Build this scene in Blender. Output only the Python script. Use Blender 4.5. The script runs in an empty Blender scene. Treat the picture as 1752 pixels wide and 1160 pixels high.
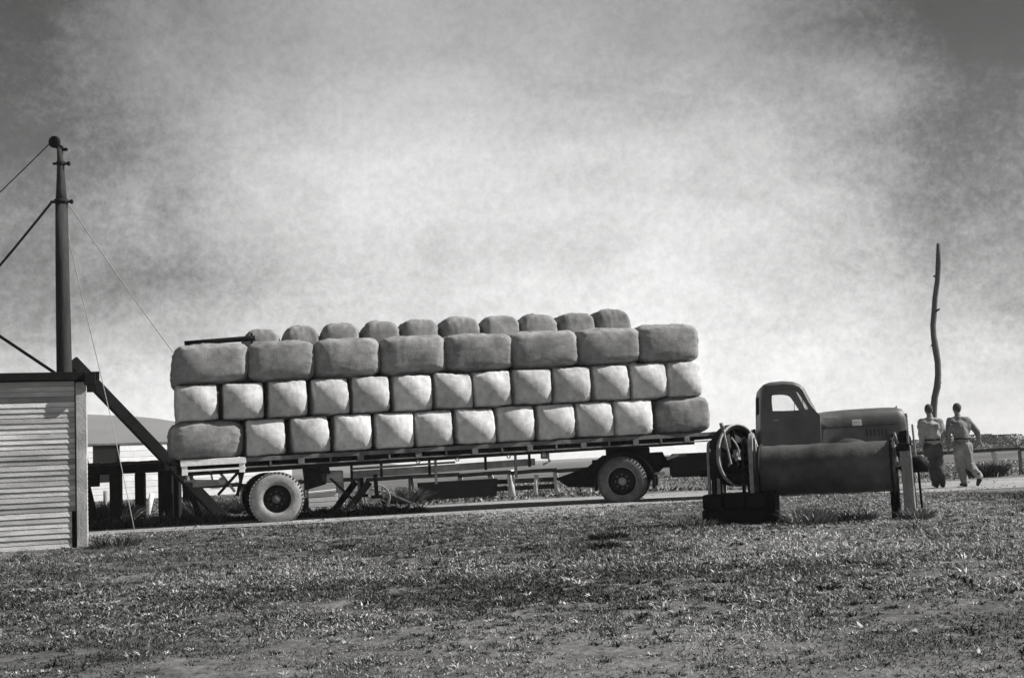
import bpy, bmesh, math, random
import numpy as np
from mathutils import Vector, Matrix, noise

random.seed(7)
rng = np.random.default_rng(7)
S = bpy.context.scene
COL = S.collection
R = math.radians

# ------------------------------------------------------------------ camera
CAM_H = 0.95
cam_d = bpy.data.cameras.new('camera')
cam_d.sensor_width = 36.0
cam_d.lens = 36.0 * 2115.0 / 1752.0
cam_d.clip_start = 0.1
cam_d.clip_end = 9000
cam = bpy.data.objects.new('camera', cam_d)
COL.objects.link(cam)
cam.matrix_world = Matrix.Translation((0, 0, CAM_H)) @ Matrix.Rotation(R(90 + 5.72), 4, 'X') @ Matrix.Rotation(R(-2.58), 4, 'Z')
S.camera = cam

# the line the lorry stands along: TH from the picture plane
TH = R(16)
U = Vector((math.cos(TH), math.sin(TH), 0))
NF = Vector((-math.sin(TH), math.cos(TH), 0))
O = Vector((-4.333, 22.3, 0))

# ------------------------------------------------------------------ sun and sky
SUN_EL, SUN_PHI = R(39), R(13)
hs = U * math.cos(SUN_PHI) - NF * math.sin(SUN_PHI)
SUN_DIR = Vector((hs.x * math.cos(SUN_EL), hs.y * math.cos(SUN_EL), math.sin(SUN_EL)))
sun_d = bpy.data.lights.new('sun', 'SUN')
sun_d.energy = 5.0
sun_d.angle = R(0.6)
sun_d.color = (1, 0.985, 0.965)
sun = bpy.data.objects.new('sun', sun_d)
COL.objects.link(sun)
sun.rotation_euler = SUN_DIR.to_track_quat('Z', 'Y').to_euler()

W = bpy.data.worlds.new('World')
S.world = W
W.use_nodes = True
nt = W.node_tree
nt.nodes.clear()


def N(t, **k):
    n = nt.nodes.new(t)
    for a, b in k.items():
        setattr(n, a, b)
    return n


def L(a, b):
    nt.links.new(a, b)


out = N('ShaderNodeOutputWorld')
bg = N('ShaderNodeBackground')
bg.inputs['Strength'].default_value = 0.1
L(bg.outputs[0], out.inputs[0])
sky = N('ShaderNodeTexSky', sky_type='NISHITA')
sky.sun_disc = False
sky.sun_elevation = SUN_EL
sky.sun_rotation = math.atan2(SUN_DIR.x, SUN_DIR.y)
sky.dust_density = 3.0
bw = N('ShaderNodeRGBToBW')
L(sky.outputs[0], bw.inputs[0])
tc = N('ShaderNodeTexCoord')
sep = N('ShaderNodeSeparateXYZ')
L(tc.outputs['Generated'], sep.inputs[0])


def M(op, a, b=None, c=None, clamp=False):
    n = N('ShaderNodeMath', operation=op)
    n.use_clamp = clamp
    for i, v in enumerate((a, b, c)):
        if v is None:
            continue
        if isinstance(v, (int, float)):
            n.inputs[i].default_value = v
        else:
            L(v, n.inputs[i])
    return n.outputs[0]


def wnoise(scale, detail, rough, dist, sz=(1, 1, 1), off=(0, 0, 0)):
    mp = N('ShaderNodeMapping')
    mp.inputs['Scale'].default_value = sz
    mp.inputs['Location'].default_value = off
    L(tc.outputs['Generated'], mp.inputs[0])
    n = N('ShaderNodeTexNoise')
    n.inputs['Scale'].default_value = scale
    n.inputs['Detail'].default_value = detail
    n.inputs['Roughness'].default_value = rough
    n.inputs['Distortion'].default_value = dist
    L(mp.outputs[0], n.inputs['Vector'])
    return n.outputs['Fac']


# elevation profile of the overcast (bright haze at the horizon, duller above)
ramp = N('ShaderNodeValToRGB')
cr = ramp.color_ramp
cr.interpolation = 'B_SPLINE'
cr.elements[0].position = 0.0
cr.elements[0].color = (0.86,) * 3 + (1,)
cr.elements[1].position = 1.0
cr.elements[1].color = (0.12,) * 3 + (1,)
for p, v in ((0.05, 0.80), (0.10, 0.56), (0.17, 0.44), (0.25, 0.35), (0.32, 0.18), (0.5, 0.13)):
    e = cr.elements.new(p)
    e.color = (v, v, v, 1)
L(M('MAXIMUM', sep.outputs['Z'], 0.0), ramp.inputs[0])
prof = N('ShaderNodeRGBToBW')
L(ramp.outputs[0], prof.inputs[0])
big = wnoise(2.6, 3, 0.5, 0.5, (1, 1, 2.2), (3.1, 0.4, 1.7))
mid = wnoise(9, 6, 0.6, 0.8, (1, 1, 1.8), (0.3, 4.4, 0.2))
fine = wnoise(150, 4, 0.75, 0.0)
# thin bright cloud bank straight ahead, clearer darker sky to both sides of it
side = M('ABSOLUTE', M('ADD', M('SUBTRACT', sep.outputs['X'], -0.02), M('MULTIPLY', M('SUBTRACT', wnoise(5, 3, 0.5, 0.3, (1, 1, 1), (7, 2, 5)), 0.5), 0.35)))
bank = M('SUBTRACT', 1.0, M('POWER', M('MINIMUM', M('MULTIPLY', side, 2.9), 1.0), 1.8))
bank = M('MULTIPLY', bank, M('MINIMUM', M('MULTIPLY', M('MAXIMUM', sep.outputs['Z'], 0.0), 5.0), 1.0))
low = M('SUBTRACT', 1.0, M('MINIMUM', M('MULTIPLY', M('MAXIMUM', sep.outputs['Z'], 0.0), 6.0), 1.0))
cl = M('ADD', M('MULTIPLY', M('SUBTRACT', big, 0.5), 1.5), M('MULTIPLY', M('SUBTRACT', mid, 0.5), 0.75))
cl = M('ADD', cl, M('MULTIPLY', M('SUBTRACT', fine, 0.5), 0.8))
fac = M('ADD', M('ADD', -0.02, M('MULTIPLY', bank, 1.42)), M('MULTIPLY', low, 0.90))
fac = M('ADD', fac, cl)
fac = M('SMOOTH_MAX', fac, 0.12, 0.3)
cloud = M('MULTIPLY', M('MULTIPLY', prof.outputs[0], fac), 10.0)
tot = M('ADD', M('MULTIPLY', cloud, 0.88), M('MULTIPLY', bw.outputs[0], 0.06))
L(tot, bg.inputs['Color'])

S.view_settings.view_transform = 'Standard'
S.view_settings.look = 'None'
S.view_settings.gamma = 1
S.view_settings.use_curve_mapping = False
S.view_settings.exposure = 0.7
S.render.engine = 'CYCLES'


# ------------------------------------------------------------------ materials
def mat(name, v, var=0.35, scale=6.0, rough=0.85, bump=0.3, bscale=None, metal=0.0, stretch=(1, 1, 1), spots=0.0,
        attr=None, weave=0.0, rand=0.0, coat=0.0, spec=0.15):
    m = bpy.data.materials.new(name)
    m.use_nodes = True
    t = m.node_tree
    t.nodes.clear()
    n = t.nodes.new
    o = n('ShaderNodeOutputMaterial')
    p = n('ShaderNodeBsdfPrincipled')
    t.links.new(p.outputs[0], o.inputs[0])
    p.inputs['Roughness'].default_value = rough
    p.inputs['Metallic'].default_value = metal
    p.inputs['Specular IOR Level'].default_value = spec
    p.inputs['Coat Weight'].default_value = coat
    c = n('ShaderNodeTexCoord')
    mp = n('ShaderNodeMapping')
    mp.inputs['Scale'].default_value = stretch
    t.links.new(c.outputs['Object'], mp.inputs[0])
    oi = n('ShaderNodeObjectInfo')
    addv = n('ShaderNodeVectorMath')
    addv.operation = 'ADD'
    sc = n('ShaderNodeVectorMath')
    sc.operation = 'SCALE'
    cb = n('ShaderNodeCombineXYZ')
    t.links.new(oi.outputs['Random'], cb.inputs[0])
    t.links.new(oi.outputs['Random'], cb.inputs[2])
    t.links.new(cb.outputs[0], sc.inputs[0])
    sc.inputs['Scale'].default_value = 37.0
    t.links.new(mp.outputs[0], addv.inputs[0])
    t.links.new(sc.outputs[0], addv.inputs[1])
    ns = n('ShaderNodeTexNoise')
    ns.inputs['Scale'].default_value = scale
    ns.inputs['Detail'].default_value = 7
    ns.inputs['Roughness'].default_value = 0.62
    t.links.new(addv.outputs[0], ns.inputs['Vector'])
    rp = n('ShaderNodeValToRGB')
    lo, hi = v * (1 - var), v * (1 + var)
    rp.color_ramp.elements[0].position = 0.28
    rp.color_ramp.elements[0].color = (lo, lo, lo, 1)
    rp.color_ramp.elements[1].position = 0.72
    rp.color_ramp.elements[1].color = (hi, hi, hi, 1)
    t.links.new(ns.outputs['Fac'], rp.inputs[0])
    colr = rp.outputs[0]

    def mul(a, b):
        mx = n('ShaderNodeMix')
        mx.data_type = 'RGBA'
        mx.blend_type = 'MULTIPLY'
        mx.inputs['Factor'].default_value = 1.0
        t.links.new(a, mx.inputs['A'])
        t.links.new(b, mx.inputs['B'])
        return mx.outputs['Result']
    if spots:
        n2 = n('ShaderNodeTexNoise')
        n2.inputs['Scale'].default_value = scale * 0.35
        n2.inputs['Detail'].default_value = 4
        t.links.new(addv.outputs[0], n2.inputs['Vector'])
        r2 = n('ShaderNodeValToRGB')
        r2.color_ramp.elements[0].position = 0.38
        q = 1 - spots
        r2.color_ramp.elements[0].color = (q, q, q, 1)
        r2.color_ramp.elements[1].position = 0.58
        r2.color_ramp.elements[1].color = (1, 1, 1, 1)
        t.links.new(n2.outputs['Fac'], r2.inputs[0])
        colr = mul(colr, r2.outputs[0])
    if rand:
        mr = n('ShaderNodeMapRange')
        mr.inputs['To Min'].default_value = 1 - rand
        mr.inputs['To Max'].default_value = 1 + rand * 0.6
        t.links.new(oi.outputs['Random'], mr.inputs['Value'])
        colr = mul(colr, mr.outputs[0])
    if attr:
        at = n('ShaderNodeAttribute')
        at.attribute_name = attr
        colr = mul(colr, at.outputs['Fac'])
    t.links.new(colr, p.inputs['Base Color'])
    b2 = n('ShaderNodeTexNoise')
    b2.inputs['Scale'].default_value = bscale or scale * 6
    b2.inputs['Detail'].default_value = 5
    t.links.new(addv.outputs[0], b2.inputs['Vector'])
    h = b2.outputs['Fac']
    if weave:
        wv = n('ShaderNodeTexWave')
        wv.inputs['Scale'].default_value = 18
        wv.inputs['Distortion'].default_value = 3
        wv.inputs['Detail'].default_value = 2
        wv.bands_direction = 'Z'
        t.links.new(addv.outputs[0], wv.inputs['Vector'])
        ad = n('ShaderNodeMath')
        ad.operation = 'MULTIPLY_ADD'
        t.links.new(wv.outputs['Fac'], ad.inputs[0])
        ad.inputs[1].default_value = weave
        t.links.new(h, ad.inputs[2])
        h = ad.outputs[0]
    if bump:
        bp = n('ShaderNodeBump')
        bp.inputs['Strength'].default_value = bump
        bp.inputs['Distance'].default_value = 0.02
        t.links.new(h, bp.inputs['Height'])
        t.links.new(bp.outputs[0], p.inputs['Normal'])
    return m


MAT = dict(
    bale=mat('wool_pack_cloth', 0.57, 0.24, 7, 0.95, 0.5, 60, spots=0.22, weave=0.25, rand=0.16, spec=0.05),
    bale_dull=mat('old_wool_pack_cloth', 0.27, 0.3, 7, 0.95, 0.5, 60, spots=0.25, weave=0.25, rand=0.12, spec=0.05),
    board=mat('limewashed_board', 0.58, 0.3, 2.2, 0.9, 0.5, 40, stretch=(0.8, 1, 3), rand=0.2, spots=0.38),
    trim=mat('corner_trim_paint', 0.42, 0.3, 5, 0.85, 0.4, 40, spots=0.25),
    dark=mat('tarred_wood', 0.009, 0.4, 6, 0.9, 0.5, 40),
    darkwood=mat('dark_wood', 0.03, 0.5, 6, 0.9, 0.6, 40, rand=0.3),
    mast=mat('mast_timber', 0.035, 0.4, 8, 0.8, 0.4, 40, stretch=(1, 1, 0.2)),
    pole=mat('bare_pole_bark', 0.12, 0.3, 12, 0.9, 0.5, 40, stretch=(1, 1, 0.3)),
    greywood=mat('weathered_wood', 0.24, 0.45, 9, 0.9, 0.7, 50, stretch=(1, 1, 0.25), rand=0.3),
    palewood=mat('pale_wood', 0.8, 0.3, 9, 0.9, 0.6, 50, stretch=(1, 1, 0.3), rand=0.15),
    whiteboard=mat('white_paint_board', 0.82, 0.12, 3, 0.8, 0.3, 30, rand=0.1),
    rail=mat('lorry_rail_paint', 0.16, 0.3, 8, 0.7, 0.3, 30, spots=0.3),
    railwhite=mat('white_rail_paint', 0.75, 0.15, 8, 0.7, 0.3, 30),
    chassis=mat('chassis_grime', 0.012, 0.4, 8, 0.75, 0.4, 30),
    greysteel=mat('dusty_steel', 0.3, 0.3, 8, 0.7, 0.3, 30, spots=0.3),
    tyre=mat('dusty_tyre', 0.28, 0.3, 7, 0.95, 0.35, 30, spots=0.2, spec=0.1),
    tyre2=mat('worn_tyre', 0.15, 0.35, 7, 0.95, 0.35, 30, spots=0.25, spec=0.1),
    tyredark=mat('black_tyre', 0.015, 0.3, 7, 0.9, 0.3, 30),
    cab=mat('faded_cab_paint', 0.095, 0.25, 4, 0.55, 0.15, 20, spots=0.25, spec=0.4),
    cabdark=mat('dark_fender_paint', 0.04, 0.25, 4, 0.5, 0.15, 20, spec=0.4),
    chrome=mat('dull_chrome', 0.5, 0.1, 8, 0.35, 0.1, 20, metal=0.8),
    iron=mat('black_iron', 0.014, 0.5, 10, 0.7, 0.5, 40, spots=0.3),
    ironlit=mat('lit_iron', 0.34, 0.4, 10, 0.6, 0.5, 40, spots=0.3),  # paler copy of the iron, sunlight put into its colour
    drum=mat('rusty_drum', 0.08, 0.4, 5, 0.6, 0.25, 30, spots=0.5, spec=0.4),
    skin=mat('skin', 0.22, 0.1, 20, 0.6, 0.1, 60),
    hair=mat('hair', 0.07, 0.3, 60, 0.7, 0.6, 120),
    shirt=mat('shirt_cloth', 0.32, 0.25, 8, 0.95, 0.6, 25, spots=0.2),
    shirt2=mat('dull_shirt_cloth', 0.2, 0.25, 8, 0.95, 0.6, 25, spots=0.3),
    trouser=mat('dark_trouser_cloth', 0.075, 0.4, 8, 0.95, 0.6, 25, spots=0.3),
    trouser2=mat('pale_trouser_cloth', 0.33, 0.3, 5, 0.95, 0.6, 25, spots=0.5),
    shoe=mat('boot_leather', 0.02, 0.3, 20, 0.6, 0.3, 60),
    rope=mat('rope', 0.05, 0.2, 40, 0.95, 0.3, 60),
    ropepale=mat('faint_wire', 0.35, 0.2, 40, 0.95, 0.3, 60),
    leaf=mat('leaf', 0.125, 0.3, 3, 0.8, 0.0, attr='tone', spec=0.15),
    bush=mat('scrub_leaf', 0.06, 0.4, 0.6, 0.9, 0.0, attr='tone', spec=0.1),
    glass=None,
)


def glass_mat():
    m = bpy.data.materials.new('window_glass')
    m.use_nodes = True
    t = m.node_tree
    t.nodes.clear()
    o = t.nodes.new('ShaderNodeOutputMaterial')
    tr = t.nodes.new('ShaderNodeBsdfTransparent')
    tr.inputs[0].default_value = (0.93, 0.93, 0.93, 1)
    gl = t.nodes.new('ShaderNodeBsdfGlossy')
    gl.inputs['Roughness'].default_value = 0.03
    fr = t.nodes.new('ShaderNodeFresnel')
    mx = t.nodes.new('ShaderNodeMixShader')
    t.links.new(fr.outputs[0], mx.inputs[0])
    t.links.new(tr.outputs[0], mx.inputs[1])
    t.links.new(gl.outputs[0], mx.inputs[2])
    t.links.new(mx.outputs[0], o.inputs[0])
    return m


MAT['glass'] = glass_mat()


# ------------------------------------------------------------------ mesh builder
class MB:
    def __init__(self):
        self.v, self.f, self.s = [], [], []

    def add(self, vs, fs, smooth=False):
        b = len(self.v)
        self.v += [tuple(p) for p in vs]
        for f in fs:
            self.f.append([b + i for i in f])
            self.s.append(smooth)
        return self

    def box(self, c, s, rot=None, ch=0.0):
        cx, sx = Vector(c), [q / 2 for q in s]
        ch = min([ch] + [q * 0.45 for q in sx])
        if ch <= 0:
            vs = [Vector((x, y, z)) for x in (-sx[0], sx[0]) for y in (-sx[1], sx[1]) for z in (-sx[2], sx[2])]
            fs = [(0, 1, 3, 2), (4, 6, 7, 5), (0, 4, 5, 1), (2, 3, 7, 6), (0, 2, 6, 4), (1, 5, 7, 3)]
        else:
            vs, idx = [], {}
            for X in (-1, 1):
                for Y in (-1, 1):
                    for Z in (-1, 1):
                        for a in range(3):
                            d = [ch, ch, ch]
                            d[a] = 0
                            idx[(X, Y, Z, a)] = len(vs)
                            vs.append(Vector((X * (sx[0] - d[0]), Y * (sx[1] - d[1]), Z * (sx[2] - d[2]))))
            fs = []
            for a in range(3):
                o = [i for i in range(3) if i != a]
                for sg in (-1, 1):
                    q = []
                    for (p, r_) in ((-1, -1), (1, -1), (1, 1), (-1, 1)):
                        k = [0, 0, 0]
                        k[a] = sg
                        k[o[0]] = p
                        k[o[1]] = r_
                        q.append(idx[(k[0], k[1], k[2], a)])
                    fs.append(q)
            for a in range(3):
                o = [i for i in range(3) if i != a]
                for p in (-1, 1):
                    for r_ in (-1, 1):
                        k0, k1 = [0, 0, 0], [0, 0, 0]
                        k0[a], k1[a] = -1, 1
                        k0[o[0]] = k1[o[0]] = p
                        k0[o[1]] = k1[o[1]] = r_
                        fs.append([idx[(*k0, o[0])], idx[(*k1, o[0])], idx[(*k1, o[1])], idx[(*k0, o[1])]])
            for X in (-1, 1):
                for Y in (-1, 1):
                    for Z in (-1, 1):
                        fs.append([idx[(X, Y, Z, 0)], idx[(X, Y, Z, 1)], idx[(X, Y, Z, 2)]])
        if rot is not None:
            vs = [rot @ q for q in vs]
        return self.add([q + cx for q in vs], fs)

    def bar(self, p0, p1, w, h=None, ch=0.0, up=(0, 0, 1)):
        """a square-section bar from p0 to p1; w is across, h along 'up'"""
        p0, p1 = Vector(p0), Vector(p1)
        d = p1 - p0
        x = d.normalized()
        u = Vector(up)
        if abs(x.dot(u)) > 0.98:
            u = Vector((0, 1, 0))
        y = u.cross(x).normalized()
        z = x.cross(y)
        rot = Matrix((x, y, z)).transposed()
        return self.box((p0 + p1) / 2, (d.length, w, h or w), rot, ch)

    def tube(self, pts, rad, seg=10, caps=True, jitter=0.0):
        pts = [Vector(p) for p in pts]
        n = len(pts)
        if not hasattr(rad, '__len__'):
            rad = [rad] * n
        vs = []
        ref = None
        for i, p in enumerate(pts):
            t = (pts[min(i + 1, n - 1)] - pts[max(i - 1, 0)]).normalized()
            if ref is None:
                ref = Vector((0, 0, 1)) if abs(t.z) < 0.9 else Vector((1, 0, 0))
            a = (ref - t * ref.dot(t)).normalized()
            ref = a
            b = t.cross(a)
            for k in range(seg):
                w = 2 * math.pi * k / seg
                r_ = rad[i] * (1 + random.uniform(-jitter, jitter))
                vs.append(p + (a * math.cos(w) + b * math.sin(w)) * r_)
        fs = []
        for i in range(n - 1):
            for k in range(seg):
                k2 = (k + 1) % seg
                fs.append((i * seg + k, i * seg + k2, (i + 1) * seg + k2, (i + 1) * seg + k))
        self.add(vs, fs, True)
        if caps:
            b = len(self.v) - len(vs)
            self.f.append([b + k for k in reversed(range(seg))])
            self.s.append(False)
            self.f.append([b + (n - 1) * seg + k for k in range(seg)])
            self.s.append(False)
        return self

    def lathe(self, c, axis, prof, seg=40, closed=False, smooth=True):
        """prof: list of (along axis, radius)"""
        c, ax = Vector(c), Vector(axis).normalized()
        ref = Vector((0, 0, 1)) if abs(ax.z) < 0.9 else Vector((1, 0, 0))
        a = (ref - ax * ref.dot(ax)).normalized()
        b = ax.cross(a)
        vs = []
        for (t, r_) in prof:
            for k in range(seg):
                w = 2 * math.pi * k / seg
                vs.append(c + ax * t + (a * math.cos(w) + b * math.sin(w)) * r_)
        n = len(prof)
        fs = []
        for i in range(n if closed else n - 1):
            j = (i + 1) % n
            for k in range(seg):
                k2 = (k + 1) % seg
                fs.append((i * seg + k, i * seg + k2, j * seg + k2, j * seg + k))
        return self.add(vs, fs, smooth)

    def prism(self, poly, y0, y1, ch=0.0):
        """polygon in (x,z), extruded along y"""
        n = len(poly)
        vs = [Vector((x, y0, z)) for x, z in poly] + [Vector((x, y1, z)) for x, z in poly]
        fs = [list(range(n)), [n + i for i in reversed(range(n))]]
        fs += [(i, n + i, n + (i + 1) % n, (i + 1) % n) for i in range(n)]
        return self.add(vs, fs)

    def mesh(self, name, m):
        me = bpy.data.meshes.new(name)
        me.from_pydata(self.v, [], self.f)
        me.polygons.foreach_set('use_smooth', self.s)
        me.materials.append(m)
        bm = bmesh.new()
        bm.from_mesh(me)
        bmesh.ops.recalc_face_normals(bm, faces=bm.faces)
        bm.to_mesh(me)
        bm.free()
        me.update()
        return me

    def build(self, name, m, parent=None, kind=None):
        o = bpy.data.objects.new(name, self.mesh(name, MAT[m] if isinstance(m, str) else m))
        COL.objects.link(o)
        if parent is not None:
            o.parent = parent
        if kind:
            o['kind'] = kind
        return o


def tag(o, label=None, cat=None, group=None, kind=None):
    if label:
        o['label'] = label
    if cat:
        o['category'] = cat
    if group:
        o['group'] = group
    if kind:
        o['kind'] = kind
    return o


def thing(name, label, cat, loc=(0, 0, 0), rz=0.0, group=None):
    o = bpy.data.objects.new(name, None)
    o.empty_display_size = 0.2
    COL.objects.link(o)
    o.location = loc
    o.rotation_euler = (0, 0, rz)
    return tag(o, label, cat, group)


def loc_of(a, off, z=0.0):
    return O + U * a + NF * off + Vector((0, 0, z))


def ab_of(x, y):
    d = Vector((x, y, 0)) - O
    return d.dot(U), d.dot(NF)


# ------------------------------------------------------------------ ground
def track_band(a):
    """near and far edge (metres behind the lorry's near side) of the bare track at position a"""
    n0 = noise.noise(Vector((a * 0.35, 3.3, 0))) * 0.5 + noise.noise(Vector((a * 1.7, 8.3, 0))) * 0.18
    n1 = noise.noise(Vector((a * 0.3, 13.3, 0))) * 0.8 + noise.noise(Vector((a * 1.4, 5.1, 0))) * 0.3
    return -1.25 + n0, 4.6 + n1


def hgt(x, y):
    a, b = ab_of(x, y)
    t0, t1 = -2.6, 7.0
    la = max(0.0, min(1.0, (a + 8) / 3.0, (13.0 - a) / 3.0))
    lift = 0.085 * la * la * (3 - 2 * la)
    if t0 < b < t1:
        return lift
    d = min(abs(b - t0), abs(b - t1))
    w = min(1.0, d / 3.0)
    r_ = math.hypot(x, y)
    w *= max(0.0, min(1.0, (90 - r_) / 50))
    h = 0.0
    if w > 0:
        h = w * (0.035 * noise.noise(Vector((x * 0.35, y * 0.35, 0))) + 0.02 * noise.noise(Vector((x * 1.3, y * 1.3, 4))))
    ld = max(0.0, 1 - d / 2.2)
    return h + lift * ld * ld * (3 - 2 * ld)


def graded(near, step, far, grow=1.16):
    v = [0.0]
    s = step
    while v[-1] < far:
        if v[-1] > near:
            s *= grow
        v.append(v[-1] + s)
    return v


gx = graded(16, 0.33, 1900)
xs = [-q for q in reversed(gx[1:])] + gx
ys = [q - 4 for q in graded(46, 0.33, 1900)]
ys = [-600, -200, -100, -60, -20, -10] + ys
gv = [(x, y, hgt(x, y)) for y in ys for x in xs]
nx_ = len(xs)
gf = [(j * nx_ + i, j * nx_ + i + 1, (j + 1) * nx_ + i + 1, (j + 1) * nx_ + i) for j in range(len(ys) - 1) for i in range(nx_ - 1)]


def ground_mat(name, lo, hi, scale, bump):
    m = bpy.data.materials.new(name)
    m.use_nodes = True
    t = m.node_tree
    t.nodes.clear()
    n = t.nodes.new
    o = n('ShaderNodeOutputMaterial')
    p = n('ShaderNodeBsdfPrincipled')
    p.inputs['Roughness'].default_value = 0.95
    p.inputs['Specular IOR Level'].default_value = 0.1
    t.links.new(p.outputs[0], o.inputs[0])
    c = n('ShaderNodeTexCoord')
    a = n('ShaderNodeTexNoise')
    a.inputs['Scale'].default_value = scale
    a.inputs['Detail'].default_value = 8
    a.inputs['Roughness'].default_value = 0.72
    t.links.new(c.outputs['Object'], a.inputs['Vector'])
    b = n('ShaderNodeTexNoise')
    b.inputs['Scale'].default_value = 0.22
    b.inputs['Detail'].default_value = 5
    t.links.new(c.outputs['Object'], b.inputs['Vector'])
    ad = n('ShaderNodeMath')
    ad.operation = 'MULTIPLY_ADD'
    t.links.new(b.outputs['Fac'], ad.inputs[0])
    ad.inputs[1].default_value = 0.7
    t.links.new(a.outputs['Fac'], ad.inputs[2])
    r_ = n('ShaderNodeValToRGB')
    r_.color_ramp.elements[0].position = 0.62
    r_.color_ramp.elements[0].color = (lo, lo, lo, 1)
    r_.color_ramp.elements[1].position = 1.02
    r_.color_ramp.elements[1].color = (hi, hi, hi, 1)
    t.links.new(ad.outputs[0], r_.inputs[0])
    t.links.new(r_.outputs[0], p.inputs['Base Color'])
    bp = n('ShaderNodeBump')
    bp.inputs['Strength'].default_value = bump
    bp.inputs['Distance'].default_value = 0.03
    a2 = n('ShaderNodeTexNoise')
    a2.inputs['Scale'].default_value = scale * 4
    a2.inputs['Detail'].default_value = 6
    t.links.new(c.outputs['Object'], a2.inputs['Vector'])
    t.links.new(a2.outputs['Fac'], bp.inputs['Height'])
    t.links.new(bp.outputs[0], p.inputs['Normal'])
    return m


MAT['ground'] = ground_mat('paddock_soil', 0.03, 0.17, 4.0, 1.0)
MAT['track'] = ground_mat('track_dust', 0.14, 0.36, 5.0, 1.0)
MAT['hill'] = ground_mat('hill_grass', 0.07, 0.12, 0.02, 0.2)

g = MB()
g.add(gv, gf, True)
go = g.build('ground', 'ground', kind='structure')

tm = MB()
av = [-26 + 0.3 * i for i in range(260)]
tv, tf = [], []
NB = 10
for a in av:
    n0, n1 = track_band(a)
    for k in range(NB + 1):
        b = n0 + (n1 - n0) * k / NB
        p = loc_of(a, b)
        tv.append((p.x, p.y, hgt(p.x, p.y) + 0.008))
for i in range(len(av) - 1):
    for k in range(NB):
        tf.append((i * (NB + 1) + k, (i + 1) * (NB + 1) + k, (i + 1) * (NB + 1) + k + 1, i * (NB + 1) + k + 1))
tm.add(tv, tf)
tm.build('dirt_track', 'track', kind='structure')

# stones and clods lying on the track
sm_ = MB()
for k in range(900):
    a = random.uniform(-12, 18)
    b = random.choice((random.gauss(-0.7, 0.35), random.uniform(-1.2, 4.2)))
    q = loc_of(a, b)
    q.z = hgt(q.x, q.y) + 0.010
    r_ = random.uniform(0.006, 0.022) * (2 if random.random() < 0.03 else 1)
    pts = []
    for z in (0, 1):
        for j in range(5):
            w = 2 * math.pi * j / 5 + z * 0.4
            rr = r_ * random.uniform(0.7, 1.2) * (1 - 0.35 * z)
            pts.append((q.x + rr * math.cos(w) * 1.3, q.y + rr * math.sin(w), q.z + z * r_ * 0.8 - 0.004))
    sm_.add(pts, [(j, (j + 1) % 5, 5 + (j + 1) % 5, 5 + j) for j in range(5)] + [(5, 6, 7, 8, 9)])
tag(sm_.build('track_stones', 'greywood', kind='stuff'), 'small stones and clods scattered on the dirt track', 'stones')

# far hill on the left
hm = MB()
hv = []
HX = [-900 + 20 * i for i in range(60)]
HY = [800 + 30 * j for j in range(20)]
for y in HY:
    for x in HX:
        e = max(0.0, 1 - ((y - 1100) / 300) ** 2)
        s_ = 1 / (1 + math.exp((x + 270) / 28.0))
        z = 62 * e * (0.35 + 0.65 * s_) * (1 if x < -200 else max(0.0, 1 - (x + 200) / 120.0))
        z += 5 * e * noise.noise(Vector((x * 0.008, y * 0.006, 0)))
        hv.append((x, y, z - 2.0 if e > 0 else -3.0))
hf = [(j * 60 + i, j * 60 + i + 1, (j + 1) * 60 + i + 1, (j + 1) * 60 + i) for j in range(19) for i in range(59)]
hm.add(hv, hf, True)
hm.build('hill', 'hill', kind='structure')

# ------------------------------------------------------------------ shed on the left
SH = R(19)
shed = thing('shed', 'limewashed weatherboard shed with black eave, cut off by the left edge', 'shed', (-6.19, 17.86, 0), SH)
# local: x to the left is negative, front face at y=0, far side +y
WX, WT, WD, BH = -5.2, 2.44, 3.2, 0.0745
m = MB()
m.box(((WX - 0.12) / 2, WD / 2 + 0.03, WT / 2), (-WX - 0.16, WD - 0.04, WT - 0.01))
m.build('wall_core', 'dark', shed)
nb = int(WT / BH)
BM = {}
for i in range(nb):
    z = 0.03 + BH * i
    low_ = z < 0.50
    x1 = -0.215 if low_ else -0.165
    key = (low_, i % 3)
    if key not in BM:
        w = MB()
        ln = x1 - WX
        c = (WX + x1) / 2
        t = (0.0, 0.003, -0.003)[i % 3]
        # weatherboard: thick at the bottom, thin at the top, slightly wavy
        nseg = 9
        vs, fs = [], []
        for k in range(nseg + 1):
            x = WX + ln * k / nseg
            dz = 0.003 * math.sin(k * 1.7 + i)
            vs += [(x, -0.026 + t, dz * 0.6), (x, -0.016 + t, BH * 0.93 + dz * 0.6), (x, 0.012, BH * 0.93), (x, 0.012, 0)]
        for k in range(nseg):
            for q in range(4):
                fs.append((k * 4 + q, k * 4 + (q + 1) % 4, (k + 1) * 4 + (q + 1) % 4, (k + 1) * 4 + q))
        fs += [(0, 1, 2, 3), (nseg * 4 + 3, nseg * 4 + 2, nseg * 4 + 1, nseg * 4)]
        w.add(vs, fs)
        BM[key] = w.mesh('board', MAT['board'])
    o = bpy.data.objects.new('board', BM[key])
    COL.objects.link(o)
    o.parent = shed
    o.location = (0, 0.002 * ((i * 7) % 3 - 1), z)
    o.rotation_euler = (0, R(random.uniform(-0.12, 0.12)), 0)
m = MB()
m.box((-0.075, -0.01, WT / 2 - 0.02), (0.15, 0.09, WT - 0.06), ch=0.008)
m.build('corner_post', 'trim', shed)
for i in range(nb):  # side boards
    m = MB()
    m.box((-0.012, WD / 2 + 0.05, 0.03 + BH * (i + 0.5)), (0.022, WD - 0.06, BH - 0.012), Matrix.Rotation(R(6), 3, 'Y'))
    m.build('side_board', 'board', shed)
m = MB()
m.box((WX / 2 + 0.05, WD / 2, WT + 0.05), (-WX + 0.22, WD + 0.2, 0.045), ch=0.006)
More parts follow.
